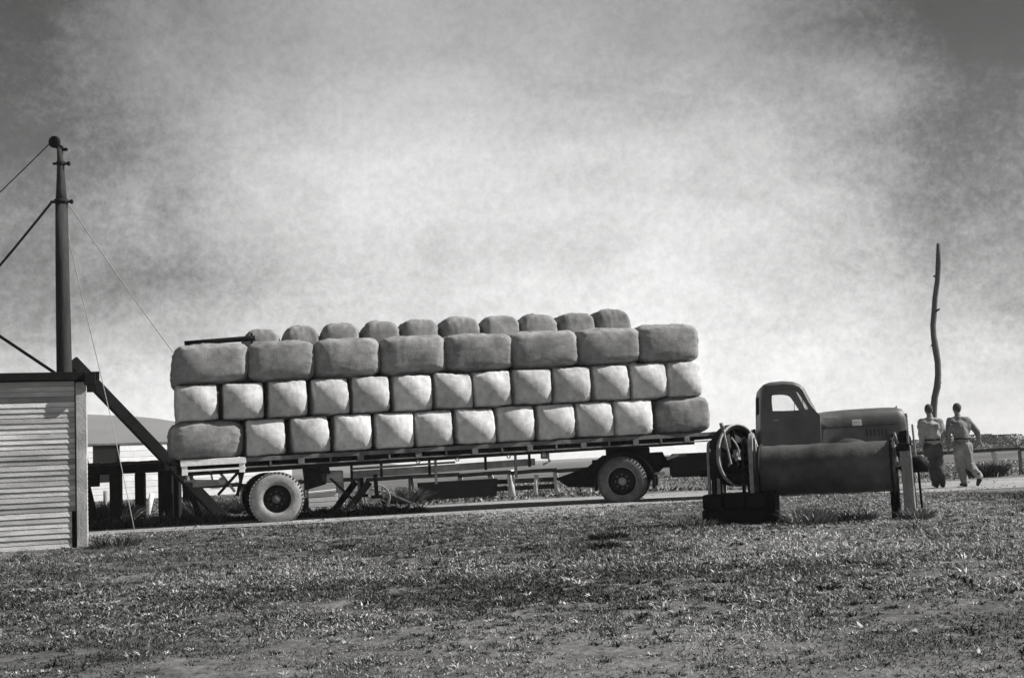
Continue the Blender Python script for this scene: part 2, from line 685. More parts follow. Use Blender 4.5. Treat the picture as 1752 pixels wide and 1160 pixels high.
rf = m.build('roof', 'dark', shed)
m = MB()
m.box((WX / 2 + 0.05, -0.115, WT + 0.035), (-WX + 0.26, 0.03, 0.115), ch=0.005)
m.build('fascia', 'dark', rf)
for k in range(14):
    m = MB()
    m.box((-0.2 - k * 0.36, -0.07, WT + 0.01), (0.05, 0.06, 0.05))
    m.build('rafter_end', 'dark', rf)
m = MB()
m.box((0.05, -0.155, WT - 0.01), (0.16, 0.05, 0.19), ch=0.01)
m.build('eave_block', 'dark', rf)

# ------------------------------------------------------------------ mast and its stays
mast = thing('mast', 'tall dark tapered derrick mast rising behind the shed roof', 'mast', (-7.25, 20.0, 0))
m = MB()
m.tube([(0.0, 0, 0), (-0.04, 0, 2.88), (-0.055, 0, 4.4), (-0.06, 0, 5.5)], [0.135, 0.12, 0.108, 0.098], 20)
lower = m.build('lower_spar', 'mast', mast)
m = MB()
m.tube([(-0.06, 0, 5.5), (-0.065, 0, 5.75), (-0.07, 0, 6.2), (-0.085, 0, 6.48)], [0.096, 0.078, 0.055, 0.04], 16)
m.build('upper_spar', 'mast', mast)
for z, r_ in ((5.56, 0.112), (6.2, 0.07)):
    m = MB()
    m.lathe((-0.065, 0, z), (0, 0, 1), [(-0.035, r_ - .01), (-0.03, r_), (0.03, r_), (0.035, r_ - .01)], 18)
    m.tube([(-0.065 - r_ - 0.06, 0, z), (-0.065 + r_ + 0.07, 0, z - 0.01)], 0.022, 8)
    m.box((-0.065 + r_ + 0.06, 0, z - 0.01), (0.05, 0.05, 0.07), ch=0.01)
    m.build('iron_band', 'iron', mast)
m = MB()
m.lathe((-0.16, -0.02, 6.56), (0.2, 1, 0), [(-0.04, 0.02), (-0.04, 0.085), (-0.02, 0.10), (0.02, 0.10), (0.04, 0.085), (0.04, 0.02)], 18)
m.box((-0.11, 0, 6.49), (0.16, 0.07, 0.09), Matrix.Rotation(R(35), 3, 'Y'), 0.01)
m.box((0.0, 0, 6.43), (0.1, 0.04, 0.05), ch=0.01)
m.build('pulley', 'iron', mast)


def sag(p0, p1, s, n=14):
    p0, p1 = Vector(p0), Vector(p1)
    return [p0.lerp(p1, k / n) - Vector((0, 0, s * 4 * (k / n) * (1 - k / n))) for k in range(n + 1)]


ST = [
    ((-7.47, 20, 5.56), (-10.6, 20.0, 2.2), 0.12, 0.022, 'rope', 'thick stay running down to the left from the mast band'),
    ((-7.5, 20, 6.54), (-10.5, 20.4, 4.1), 0.05, 0.010, 'rope', 'thin stay running left from the pulley at the mast top'),
    ((-7.22, 20, 5.55), (-5.69, 32.9, 0.0), 0.3, 0.008, 'ropepale', 'stay running down to the right from the mast band'),
    ((-7.24, 20, 5.2), (-6.6, 21.4, 0.0), 0.0, 0.007, 'ropepale', 'faint loose line hanging bowed beside the mast'),
]
for i, (p0, p1, s_, r_, mm, lb) in enumerate(ST):
    m = MB()
    pts = sag(p0, p1, s_)
    if i == 3:
        pts = [Vector(p0).lerp(Vector(p1), k / 14) + Vector((0.28 * math.sin(math.pi * (k / 14) ** 0.8) * -0.3 + 0.1 * math.sin(math.pi * k / 14), 0, 0)) for k in range(15)]
    m.tube(pts, r_, 6)
    tag(m.build('stay_rope', mm), lb, 'rope', 'stays of the mast')
m = MB()
m.bar((-7.42, 20.0, 2.72), (-9.4, 20.0, 4.14), 0.045, 0.045)
tag(m.build('stay_pole', 'darkwood'), 'thin straight pole sloping up to the left from the foot of the mast', 'pole')

# ------------------------------------------------------------------ loading platform and brace behind the shed
plat = thing('loading_platform', 'black timber loading platform on thick posts between shed and lorry', 'platform', (-7.2, 26.0, 0))
for k in range(11):
    m = MB()
    m.box((-1.99 + 0.2 * k, 0.85, 1.315 + 0.004 * (k % 3)), (0.19, 1.9, 0.045), ch=0.006)
    m.build('plank', 'darkwood', plat)
m = MB()
m.box((-0.98, -0.06, 1.195), (2.2, 0.12, 0.19), ch=0.01)
m.build('front_beam', 'dark', plat)
m = MB()
m.box((-0.98, 1.7, 1.195), (2.2, 0.12, 0.19), ch=0.01)
m.build('rear_beam', 'dark', plat)
for x, w, y in ((-1.22, 0.22, 0.02), (-0.16, 0.30, 0.0), (-1.22, 0.2, 1.7), (-0.16, 0.2, 1.7), (0.04, 0.13, 0.1)):
    m = MB()
    m.box((x, y, 0.55), (w, 0.2, 1.1), ch=0.015)
    m.build('post', 'dark', plat)
m = MB()
m.bar((-1.95, 0.1, 1.12), (-1.66, 0.0, 0.0), 0.16, 0.16, 0.01)
m.build('leaning_strut', 'dark', plat)
m = MB()
m.box((-1.86, -0.04, 0.98), (0.62, 0.1, 0.26), ch=0.01)
m.build('end_beam', 'dark', plat)
brace = MB()
brace.bar((-8.75, 24.42, 3.36), (-6.08, 26.03, -0.05), 0.2, 0.22, 0.012)
tag(brace.build('diagonal_brace', 'dark'), 'long black beam slanting from the shed eave down to the ground by the lorry', 'beam')
m = MB()
m.tube([(-8.72, 24.6, 0), (-8.74, 24.6, 3.38)], [0.12, 0.1], 12)
tag(m.build('gin_post', 'dark'), 'dark post behind the shed holding the top of the slanting beam', 'post')
m = MB()
m.prism([(-9.14, 1.30), (-8.94, 1.28), (-9.12, 1.98), (-9.17, 2.0)], 25.9, 25.95)
tag(m.build('leaning_board', 'dark'), 'narrow dark board leaning upright against the shed end of the platform', 'board')
m = MB()
m.bar((-6.86, 25.92, 0.9), (-6.62, 25.9, 0.0), 0.12, 0.12, 0.01)
m.build('post', 'dark', plat).location = (7.2, -26.0, 0)

# ------------------------------------------------------------------ white shed far behind
ws = thing('long_shed', 'long low white shed with thin dark roof edge beyond the platform', 'shed', (-21.3, 60, 0), R(32))
LW, LH = 11.0, 2.72
for k in range(9):
    m = MB()
    z0 = k * 0.3
    segs = ((0, 0.75), (2.05, LW)) if 3 <= k <= 8 else ((0, LW),)
    for s0, s1 in segs:
        m = MB()
        m.box(((s0 + s1) / 2, 0, z0 + 0.15), (s1 - s0, 0.05, 0.285), Matrix.Rotation(R(3), 3, 'X'))
        m.build('board', 'whiteboard', ws)
m = MB()
m.box((1.4, 0.9, 1.8), (1.5, 1.7, 1.8))
m.build('doorway_interior', 'dark', ws)
m = MB()
m.box((LW / 2, 1.5, 1.33), (LW - 0.2, 2.8, 2.6))
m.build('inner_wall', 'darkwood', ws)
m = MB()
m.box((LW / 2, 1.48, LH + 0.04), (LW + 0.3, 3.1, 0.09))
m.build('roof', 'rail', ws)
for x in (5.3, 6.9):
    f = MB()
    f.box((x, -0.04, 0.62), (0.5, 0.06, 0.42)).build('window', 'whiteboard', ws)
    m = MB()
    m.box((x, -0.075, 0.62), (0.4, 0.02, 0.32))
    m.build('pane', 'dark', ws.children[-1])


# ------------------------------------------------------------------ wheels
def wheel(parent, a, y0, r_, w, side=-1, tyre='tyre', rim_r=0.27, lip='chassis', hubm='rail', deep=0.08, wname='wheel'):
    """axis along y; y0 = outer face; side -1: outer face looks to -y"""
    c = (a, y0, 0.5)
    s = -side  # direction inward
    ax = (0, s, 0)
    m = MB()
    m.lathe(c, ax, [(deep + 0.03, 0.03), (deep + 0.03, 0.10), (deep, 0.13), (deep + 0.01, rim_r * 0.75), (deep + 0.03, rim_r - 0.01), (w - 0.03, rim_r - 0.005), (w - 0.03, 0.03)], 40)
    wh = m.build(wname, 'chassis', parent)
    p = MB()
    pr = []
    K = 22
    for k in range(K + 1):
        t = math.pi * (k / K)
        # sidewall from rim out over the tread and back
        cx = w / 2 - math.cos(t) * (w / 2)
        e = abs(math.sin(t)) ** 0.55
        pr.append((cx, rim_r + (r_ - rim_r) * e))
    pr += [(w - 0.03, rim_r - 0.01), (0.03, rim_r - 0.01)]
    p.lathe(c, ax, pr, 56, closed=True)
    p.build('tyre', tyre, wh)
    t = MB()
    nt_ = 44
    for k in range(nt_):
        q = 2 * math.pi * k / nt_
        for sx in (0.28, 0.72):
            pc = Vector((a + math.cos(q) * (r_ - 0.002), y0 + s * w * sx, 0.5 + math.sin(q) * (r_ - 0.002)))
            t.box(pc, (0.014, w * 0.36, 0.035), Matrix.Rotation(-q, 3, 'Y') @ Matrix.Rotation(R(12 if sx < .5 else -12), 3, 'X'))
    t.build('tread', tyre, wh)
    l = MB()
    l.lathe(c, ax, [(0.035, rim_r - 0.02), (0.015, rim_r - 0.005), (0.012, rim_r + 0.012), (0.03, rim_r + 0.018), (0.05, rim_r - 0.01)], 48, closed=True)
    l.build('rim', lip, wh)
    h = MB()
    h.lathe(c, ax, [(deep - 0.06, 0.0), (deep - 0.06, 0.05), (deep - 0.045, 0.065), (deep + 0.02, 0.08), (deep + 0.03, 0.085)], 24)
    for k in range(8):
        q = 2 * math.pi * k / 8
        h.lathe((a + 0.13 * math.cos(q), y0 + s * (deep - 0.015), 0.5 + 0.13 * math.sin(q)), ax, [(0, 0), (0, 0.014), (0.03, 0.014)], 6, smooth=False)
    h.build('hub', hubm, wh)
    return wh


# ------------------------------------------------------------------ trailer
def deckz(a):
    return 1.235 + 0.014 * (a + 1.8)


A0, A1, WID = -1.86, 8.62, 2.4
tr = thing('semi_trailer', 'long flat-bed semi-trailer carrying the stacked wool bales', 'trailer', O, TH)
for k in range(int((A1 - A0) / 0.24)):
    x = A0 + 0.12 + 0.24 * k
    m = MB()
    m.box((x, WID / 2 + 0.02, deckz(x) - 0.03), (0.232, WID - 0.1, 0.04), ch=0.004)
    m.build('deck_plank', 'darkwood', tr)


def rail(x0, x1, dz, h, y, th, mm, nm):
    m = MB()
    m.bar((x0, y, deckz(x0) + dz), (x1, y, deckz(x1) + dz), th, h, 0.004)
    return m.build(nm, mm, tr)


rail(-0.52, A1, -0.03, 0.075, 0.03, 0.05, 'rail', 'side_rail')
rail(-0.52, A1, -0.165, 0.026, 0.02, 0.026, 'rail', 'rope_rail')
rail(A0 + 0.2, -0.53, -0.035, 0.11, 0.01, 0.06, 'railwhite', 'rear_side_rail')
rail(A0 + 0.32, -0.53, -0.175, 0.035, 0.01, 0.03, 'railwhite', 'rope_rail')
rail(-1.3, A1, -0.03, 0.075, WID + 0.02, 0.05, 'rail', 'side_rail')
for x in (A0 + 0.27, -0.6):
    m = MB()
    m.box((x, 0.02, deckz(x) - 0.13), (0.10, 0.05, 0.24), ch=0.005)
    m.build('rail_bracket', 'railwhite', tr)
k = 0
x = -0.1
while x < A1 - 0.1:
    m = MB()
    wd = 0.11 if k % 2 else 0.03
    m.box((x, 0.022, deckz(x) - 0.115), (wd, 0.045, 0.11 if k % 2 else 0.09), ch=0.003)
    m.build('rail_spacer', 'rail', tr)
    x += 0.53 if k % 2 else 0.55
    k += 1
# main beams and cross members
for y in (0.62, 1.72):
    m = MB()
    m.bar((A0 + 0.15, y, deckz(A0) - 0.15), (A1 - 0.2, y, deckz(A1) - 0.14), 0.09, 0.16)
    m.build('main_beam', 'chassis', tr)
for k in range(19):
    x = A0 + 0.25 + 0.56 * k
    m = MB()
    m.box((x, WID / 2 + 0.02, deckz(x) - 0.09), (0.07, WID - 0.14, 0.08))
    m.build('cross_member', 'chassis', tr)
m = MB()
m.bar((A0 + 0.3, 0.1, deckz(A0) - 0.235), (A1 - 1.4, 0.1, deckz(A1) - 0.215), 0.05, 0.045)
m.build('lower_side_beam', 'chassis', tr)
# end boards
m = MB()
m.box((A0 - 0.03, WID / 2, deckz(A0) - 0.06), (0.06, WID, 0.16), ch=0.01)
m.build('rear_beam', 'chassis', tr)
m = MB()
m.box((A1 + 0.03, WID / 2, deckz(A1) - 0.06), (0.06, WID, 0.14), ch=0.01)
m.build('front_beam', 'rail', tr)
# rear axle
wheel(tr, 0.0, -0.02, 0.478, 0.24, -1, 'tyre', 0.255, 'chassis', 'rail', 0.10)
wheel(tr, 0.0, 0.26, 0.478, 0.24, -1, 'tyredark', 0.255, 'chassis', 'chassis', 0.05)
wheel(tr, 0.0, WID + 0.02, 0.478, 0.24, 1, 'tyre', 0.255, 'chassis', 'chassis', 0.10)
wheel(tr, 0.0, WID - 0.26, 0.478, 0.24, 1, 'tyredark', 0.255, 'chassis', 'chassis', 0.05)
m = MB()
m.tube([(0, 0.1, 0.5), (0, WID - 0.1, 0.5)], 0.07, 12)
m.build('axle', 'chassis', tr)
for y in (0.62, 1.72):
    m = MB()
    for j in range(5):
        ln = 0.62 - j * 0.1
        pts = [(-ln + 2 * ln * q / 8, y, 0.62 + j * -0.022 + 0.20 * (abs(-1 + 2 * q / 8)) ** 2 * (ln / 0.62)) for q in range(9)]
        for q in range(8):
            m.bar(pts[q], pts[q + 1], 0.08, 0.018)
    m.build('leaf_spring', 'chassis', tr)
m = MB()
m.prism([(-0.62, 0.80), (-0.56, 0.99), (0.62, 1.02), (0.98, 0.90), (0.94, 1.08), (-0.66, 1.06)], 0.06, 0.5)
m.build('wheel_guard', 'chassis', tr)
m = MB()
m.prism([(0.55, 0.62), (0.93, 0.72), (0.96, 1.07), (0.5, 1.06)], 0.35, 0.40)
m.build('mud_flap', 'chassis', tr)
# struts under the tail
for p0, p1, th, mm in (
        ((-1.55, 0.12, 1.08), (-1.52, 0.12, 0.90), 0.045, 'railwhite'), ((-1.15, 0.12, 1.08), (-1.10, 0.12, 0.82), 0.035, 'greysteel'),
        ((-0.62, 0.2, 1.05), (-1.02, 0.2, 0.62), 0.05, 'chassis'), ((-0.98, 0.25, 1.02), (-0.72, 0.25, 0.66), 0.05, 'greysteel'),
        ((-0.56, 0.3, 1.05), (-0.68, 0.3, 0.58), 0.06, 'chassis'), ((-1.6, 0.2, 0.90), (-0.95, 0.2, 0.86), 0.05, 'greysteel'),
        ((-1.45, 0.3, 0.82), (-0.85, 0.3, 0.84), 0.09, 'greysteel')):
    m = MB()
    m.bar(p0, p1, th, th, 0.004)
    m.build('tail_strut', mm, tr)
m = MB()
m.lathe((-0.95, 0.1, 0.86), (0, 1, 0), [(0, 0), (0, 0.06), (0.03, 0.07), (0.05, 0.06), (0.05, 0)], 14)
m.build('tail_lamp', 'greysteel', tr)
# truss beam, hangers, landing leg
m = MB()
m.bar((1.42, 0.5, 0.865), (5.0, 0.5, 0.955), 0.06, 0.135, 0.006)
m.build('truss_beam', 'greysteel', tr)
m = MB()
m.bar((1.42, 0.46, 0.975), (3.4, 0.46, 1.015), 0.05, 0.04, 0.004)
m.build('brake_pipe', 'rail', tr)
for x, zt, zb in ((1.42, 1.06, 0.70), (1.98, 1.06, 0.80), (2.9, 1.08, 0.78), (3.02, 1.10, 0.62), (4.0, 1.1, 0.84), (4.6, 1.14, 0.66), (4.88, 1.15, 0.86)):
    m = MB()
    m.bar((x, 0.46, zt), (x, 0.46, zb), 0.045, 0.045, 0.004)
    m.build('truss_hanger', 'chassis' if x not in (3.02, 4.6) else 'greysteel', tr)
for y in (0.3, 2.0):
    m = MB()
    m.bar((1.72, y, 0.72), (1.36, y, 0.28), 0.12, 0.12, 0.01)
    m.bar((1.40, y, 0.34), (1.28, y, 0.22), 0.2, 0.07, 0.01)
    m.build('folded_landing_leg', 'chassis', tr)
    m = MB()
    m.bar((1.84, y + 0.05, 0.86), (1.86, y + 0.05, 0.46), 0.07, 0.07, 0.01)
    m.box((1.86, y + 0.05, 0.44), (0.2, 0.16, 0.06), ch=0.01)
    m.build('landing_leg', 'chassis', tr)
m = MB()
m.bar((1.0, 0.35, 0.82), (1.42, 0.4, 0.42), 0.035, 0.035)
m.build('drag_link', 'chassis', tr)
m = MB()
m.box((1.04, 0.55, 0.86), (0.42, 0.4, 0.2), ch=0.02)
m.box((1.2, 0.5, 0.66), (0.14, 0.1, 0.24), ch=0.02)
m.build('tool_box', 'greysteel', tr)
# hooks and winch rings under the deck
for x in (2.6, 3.35, 4.35, 5.05):
    m = MB()
    m.lathe((x, 0.03, deckz(x) - 0.245), (0, 1, 0), [(0, 0.02), (0, 0.04), (0.02, 0.04), (0.02, 0.02)], 12, closed=True)
    m.build('tie_ring', 'greysteel', tr)
m = MB()
m.box((5.12, 0.2, 1.06), (0.16, 0.1, 0.12), ch=0.02)
m.tube([(5.06, 0.15, 1.18), (5.2, 0.15, 0.95), (5.06, 0.15, 0.9)], 0.022, 8)
m.build('coupling_bracket', 'greysteel', tr)

# ------------------------------------------------------------------ lorry (tractor unit)
lo = thing('lorry', 'round-cabbed old bonneted lorry facing right, hitched to the bale trailer', 'lorry', O, TH)
LYAW = R(-8)
PIV = loc_of(7.12, 1.2)
lo.location = PIV - Matrix.Rotation(LYAW, 3, 'Z') @ Vector((6.62, 1.2, 0))
lo.rotation_euler = (0, 0, LYAW)
for y in (0.72, 1.62):
    m = MB()
    m.box((9.05, y, 0.84), (6.1, 0.09, 0.2), ch=0.01)
    m.build('chassis_rail', 'chassis', lo)
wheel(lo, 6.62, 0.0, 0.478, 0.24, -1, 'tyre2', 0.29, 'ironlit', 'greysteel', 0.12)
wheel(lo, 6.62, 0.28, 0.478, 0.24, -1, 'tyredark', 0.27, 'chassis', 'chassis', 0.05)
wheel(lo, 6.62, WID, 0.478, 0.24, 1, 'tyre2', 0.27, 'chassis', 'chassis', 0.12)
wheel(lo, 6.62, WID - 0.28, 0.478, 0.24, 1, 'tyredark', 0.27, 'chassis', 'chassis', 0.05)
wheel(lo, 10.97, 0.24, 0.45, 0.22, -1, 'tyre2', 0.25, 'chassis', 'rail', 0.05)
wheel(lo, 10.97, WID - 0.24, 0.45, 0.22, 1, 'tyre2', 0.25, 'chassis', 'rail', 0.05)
for x in (6.62, 10.97):
    m = MB()
    m.tube([(x, 0.2, 0.5), (x, WID - 0.2, 0.5)], 0.07, 12)
    m.lathe((x, WID / 2, 0.5), (0, 1, 0), [(-0.16, 0.05), (-0.1, 0.15), (0, 0.19), (0.1, 0.15), (0.16, 0.05)], 20)
    m.build('axle', 'chassis', lo)
# mudguards over the drive wheels
for y in (-0.01, WID - 0.53):
    m = MB()
    outer, inner = [], []
    for k in range(15):
        q = R(-12) + (R(205)) * k / 14
        outer.append((6.66 + 0.60 * math.cos(q), 0.46 + 0.60 * math.sin(q)))
        inner.append((6.66 + 0.56 * math.cos(q), 0.46 + 0.56 * math.sin(q)))
    m.prism(outer + inner[::-1], y + 0.12, y + 0.56)
    m.build('mudguard', 'chassis', lo)
m = MB()
m.prism([(5.25, 0.60), (5.9, 0.80), (6.22, 1.02), (7.4, 1.04), (7.5, 0.8), (7.1, 0.42), (6.2, 0.38), (5.5, 0.42)], 0.66, 0.70)
m.prism([(5.25, 0.60), (5.9, 0.80), (6.22, 1.02), (7.4, 1.04), (7.5, 0.8), (7.1, 0.62), (6.2, 0.60), (5.5, 0.5)], 1.64, 1.68)
m.build('ramp_plate', 'chassis', lo)
m = MB()
m.lathe((6.7, WID / 2, 1.08), (0, 0, 1), [(-0.06, 0), (-0.06, 0.45), (0.06, 0.45), (0.07, 0.4), (0.07, 0)], 28)
m.box((6.7, WID / 2, 0.98), (0.6, 0.8, 0.14))
m.build('turntable', 'chassis', lo)
m = MB()
m.box((8.05, 0.36, 0.76), (1.0, 0.46, 0.46), ch=0.06)
m.build('fuel_tank', 'chassis', lo)
m = MB()
m.box((8.95, 0.4, 0.80), (0.7, 0.4, 0.34), ch=0.03)
m.build('battery_box', 'chassis', lo)
m = MB()
m.box((7.62, 0.14, 0.93), (0.24, 0.03, 0.05), Matrix.Rotation(R(-18), 3, 'Y'))
m.build('tank_strap', 'greysteel', lo)
m = MB()
m.box((7.35, 0.2, 0.62), (0.2, 0.05, 0.05), ch=0.01)
m.build('step_iron', 'greysteel', lo)

lorry_under = set(lo.children_recursive)
# cab shell: rounded box lofted between the two sides, with real openings
CY0, CY1 = 0.24, 2.16


def cab_section(t):
    """(x,z) outline of the cab's silhouette"""
    return [(9.60, 0.78), (9.61, 1.2), (9.64, 1.75), (9.66, 2.12), (9.70, 2.26), (9.78, 2.345), (9.92, 2.385), (10.2, 2.40), (10.45, 2.375),
            (10.60, 2.32), (10.68, 2.24), (10.80, 2.0), (10.93, 1.74), (11.02, 1.66), (11.0, 1.2), (10.96, 0.78)]


sec = cab_section(0)
cxm, czm = 10.25, 1.6
m = MB()
rings = []
NY = [0.0, 0.012, 0.04, 0.09, 0.16, 0.5, 0.84, 0.91, 0.96, 0.988, 1.0]
for t in NY:
    y = CY0 + (CY1 - CY0) * t
    e = min(t, 1 - t)
    ins = 0.0 if e >= 0.16 else (1 - math.sqrt(max(0, 1 - (1 - e / 0.16) ** 2)))
    ring = []
    for (x, z) in sec:
        tum = 0.10 * max(0.0, (z - 1.7)) if False else 0
        k = ins * 0.13 if z > 1.9 else ins * 0.04
        ring.append((x + (cxm - x) * k, z + (czm - z) * k))
    rings.append((y, ring))
ns_ = len(sec)
vs = [(x, y, z) for (y, rg) in rings for (x, z) in rg]
fs = []
for j in range(len(NY) - 1):
    for i in range(ns_ - 1):
        # openings: windscreen between sections 10-12, rear window between 2-3
        if i in (10, 11) and 3 <= j <= 6 and j != 99:
            continue
        if i == 2 and 4 <= j <= 5:
            continue
        fs.append((j * ns_ + i, j * ns_ + i + 1, (j + 1) * ns_ + i + 1, (j + 1) * ns_ + i))
m.add(vs, fs, True)
cabo = m.build('cab', 'cab', lo)
sol = cabo.modifiers.new('thickness', 'SOLIDIFY')
sol.thickness = 0.03


def side_panel(y, sgn, nm):
    """cab side with a real window opening: ring of quads between the outline and the window outline"""
    t = rings[0][1]
    win = [(9.93, 1.79), (9.92, 1.95), (9.93, 2.08), (9.97, 2.15), (10.05, 2.185), (10.15, 2.195), (10.25, 2.197), (10.36, 2.19), (10.46, 2.17),
           (10.53, 2.13), (10.60, 2.03), (10.69, 1.89), (10.735, 1.81), (10.72, 1.785), (10.5, 1.78), (10.2, 1.78)]
    m = MB()
    vs = [(x, y, z) for x, z in t] + [(x, y, z) for x, z in win]
    n = len(t)
    # match outline points to window points (both start at the lower rear and go round)
    fs = []
    pairs = [(0, 15), (1, 0), (2, 0), (3, 1), (4, 2), (5, 3), (6, 5), (7, 6), (8, 7), (9, 8), (10, 9), (11, 10), (12, 12), (13, 13), (14, 14), (15, 14)]
    for q in range(n):
        a0, w0 = pairs[q]
        a1, w1 = pairs[(q + 1) % n]
        steps = (w1 - w0) % 16
        if q in (14,):
            steps = 0
        if steps == 0:
            fs.append((a0, a1, n + w0))
        elif steps == 1:
            fs.append((a0, a1, n + w1, n + w0))
        else:
            fs.append([a0, a1] + [n + (w0 + s) % 16 for s in range(steps, -1, -1)])
    m.add(vs, fs)
    p = m.build(nm, 'cab', lo)
    p.modifiers.new('thickness', 'SOLIDIFY').thickness = 0.03
    return win


wn = side_panel(CY0 + 0.001, -1, 'cab_side')
side_panel(CY1 - 0.001, 1, 'cab_side')
for y, sg in ((CY0, -1), (CY1, 1)):
    # door skin standing a little proud, with its own shut line, glass, frame and handle
    m = MB()
    yo = y + sg * 0.012
    dpoly = [(9.86, 0.86), (10.72, 0.86), (10.86, 1.15), (10.87, 1.60), (10.79, 1.73), (9.88, 1.74)]
    m.prism(dpoly, y + sg * 0.002, y + sg * 0.016)
    dr = m.build('door', 'cab', lo)
    f = MB()
    wo = [(x + (x - 10.3) * 0.05, z + (z - 1.99) * 0.09) for x, z in wn]
    nvs = [(x, yo, z) for x, z in wn] + [(x, yo, z) for x, z in wo] + [(x, y - sg * 0.01, z) for x, z in wn]
    nn = len(wn)
    f.add(nvs, [(i, (i + 1) % nn, nn + (i + 1) % nn, nn + i) for i in range(nn)] + [(i, 2 * nn + i, 2 * nn + (i + 1) % nn, (i + 1) % nn) for i in range(nn)])
    f.build('window_frame', 'cabdark', dr)
    gq = MB()
    gq.add([(x, y - sg * 0.008, z) for x, z in wn], [list(range(nn))])
    gq.build('window_glass', 'glass', dr)
    h = MB()
    h.tube([(9.93, yo + sg * 0.03, 1.60), (10.05, yo + sg * 0.035, 1.60)], 0.012, 8)
    h.tube([(9.95, yo, 1.60), (9.95, yo + sg * 0.03, 1.60)], 0.010, 8)
    h.build('door_handle', 'chrome', dr)
    gt = MB()
    gt.tube([(9.88, yo, 1.80), (9.90, yo, 2.12), (10.0, yo, 2.235), (10.25, yo, 2.255), (10.48, yo, 2.23), (10.62, yo, 2.12), (10.80, yo, 1.80)], 0.012, 6)
    gt.build('rain_gutter', 'cab', dr)
    for hz_ in (1.05, 1.55):
        hg = MB()
        hg.tube([(10.86, yo, hz_ - 0.04), (10.86, yo, hz_ + 0.04)], 0.014, 8)
        hg.build('hinge', 'cabdark', dr)
    v = MB()
    v.bar((10.60, y - sg * 0.005, 1.79), (10.62, y - sg * 0.005, 2.0), 0.015, 0.015)
    v.build('quarter_light_bar', 'cabdark', dr)
    e = MB()
    e.bar((10.15, yo + sg * 0.007, 1.40), (10.62, yo + sg * 0.007, 1.41), 0.012, 0.018)
    e.bar((10.15, yo + sg * 0.007, 1.33), (10.62, yo + sg * 0.007, 1.34), 0.012, 0.018)
    e.build('door_moulding', 'greysteel', dr)
m = MB()
m.bar((10.87, CY0 + 0.13, 1.86), (10.87, CY1 - 0.13, 1.86), 0.01, 0.01)
m.bar((10.70, 1.2, 2.20), (10.93, 1.2, 1.76), 0.04, 0.03)
m.build('windscreen_bar', 'cabdark', lo)
m = MB()
m.add([(10.685, CY0 + 0.1, 2.225), (10.685, CY1 - 0.1, 2.225), (10.925, CY1 - 0.06, 1.75), (10.925, CY0 + 0.06, 1.75)], [(0, 1, 2, 3)])
m.build('windscreen', 'glass', lo)
m = MB()
m.box((10.0, 1.2, 1.0), (0.5, 1.6, 0.3), ch=0.05)
m.box((9.78, 1.2, 1.35), (0.14, 1.6, 0.5), ch=0.05)
m.build('seat', 'cabdark', lo)
m = MB()
q = [Vector((10.42 + 0.07 * math.sin(t_ * math.pi / 10) * 0.9, 1.75 + 0.2 * math.cos(t_ * math.pi / 10), 1.6 + 0.19 * math.sin(t_ * math.pi / 10))) for t_ in range(21)]
m.tube(q, 0.014, 8, caps=False)
m.build('steering_wheel', 'chassis', lo)
# bonnet: lofted half-round sections
m = MB()
secs = [(10.98, 1.725, 0.80), (11.2, 1.745, 0.74), (11.6, 1.765, 0.68), (12.1, 1.775, 0.62), (12.55, 1.775, 0.57), (12.80, 1.765, 0.54), (12.94, 1.73, 0.52), (12.99, 1.62, 0.50), (13.0, 1.3, 0.50)]
KB = 16
vs = []
for (x, zt, hw) in secs:
    for k in range(KB + 1):
        t_ = math.pi * k / KB
        cy = math.cos(t_)
        sy = math.sin(t_)
        yy = math.copysign(abs(cy) ** 0.4, cy) * hw
        zz = (sy ** 0.32) * (zt - 1.0) + 1.0
        vs.append((x, 1.2 - yy, zz))
fs = [(j * (KB + 1) + k, j * (KB + 1) + k + 1, (j + 1) * (KB + 1) + k + 1, (j + 1) * (KB + 1) + k) for j in range(len(secs) - 1) for k in range(KB)]
fs.append([(len(secs) - 1) * (KB + 1) + k for k in range(KB + 1)])
m.add(vs, fs, True)
m.build('bonnet', 'cab', lo)
m = MB()
m.box((13.01, 1.2, 1.28), (0.05, 0.84, 0.70), ch=0.02)
gr = m.build('grille', 'greysteel', lo)
for k in range(8):
    m = MB()
    m.box((13.04, 1.2, 1.0 + 0.08 * k), (0.02, 0.74, 0.03))
    m.build('grille_bar', 'chrome', gr)
def hw_(x):
    for (xa, _, ha), (xb, _, hb) in zip(secs, secs[1:]):
        if xa <= x <= xb:
            return ha + (hb - ha) * (x - xa) / (xb - xa)
    return secs[-1][2]


for x, z, w_, h_, mm, nm in ((11.84, 1.48, 0.21, 0.12, 'railwhite', 'side_plate'), (11.25, 1.60, 0.34, 0.03, 'greysteel', 'bonnet_moulding')):
    m = MB()
    an = math.atan2(hw_(x - 0.1) - hw_(x + 0.1), 0.2)
    m.box((x, 1.2 - hw_(x) - 0.012, z), (w_, 0.02, h_), Matrix.Rotation(an, 3, 'Z'), ch=0.004)
    m.build(nm, mm, lo)
m = MB()
m.bar((11.05, 1.2 - hw_(11.05) - 0.002, 1.40), (12.7, 1.2 - hw_(12.7) - 0.002, 1.42), 0.02, 0.025)
m.build('bonnet_seam', 'cabdark', lo)
for k in range(6):
    x = 12.06 + 0.09 * k
    m = MB()
    m.box((x, 1.2 - hw_(x) - 0.008, 1.27), (0.03, 0.02, 0.16), ch=0.003)
    m.build('louvre', 'cabdark', lo)
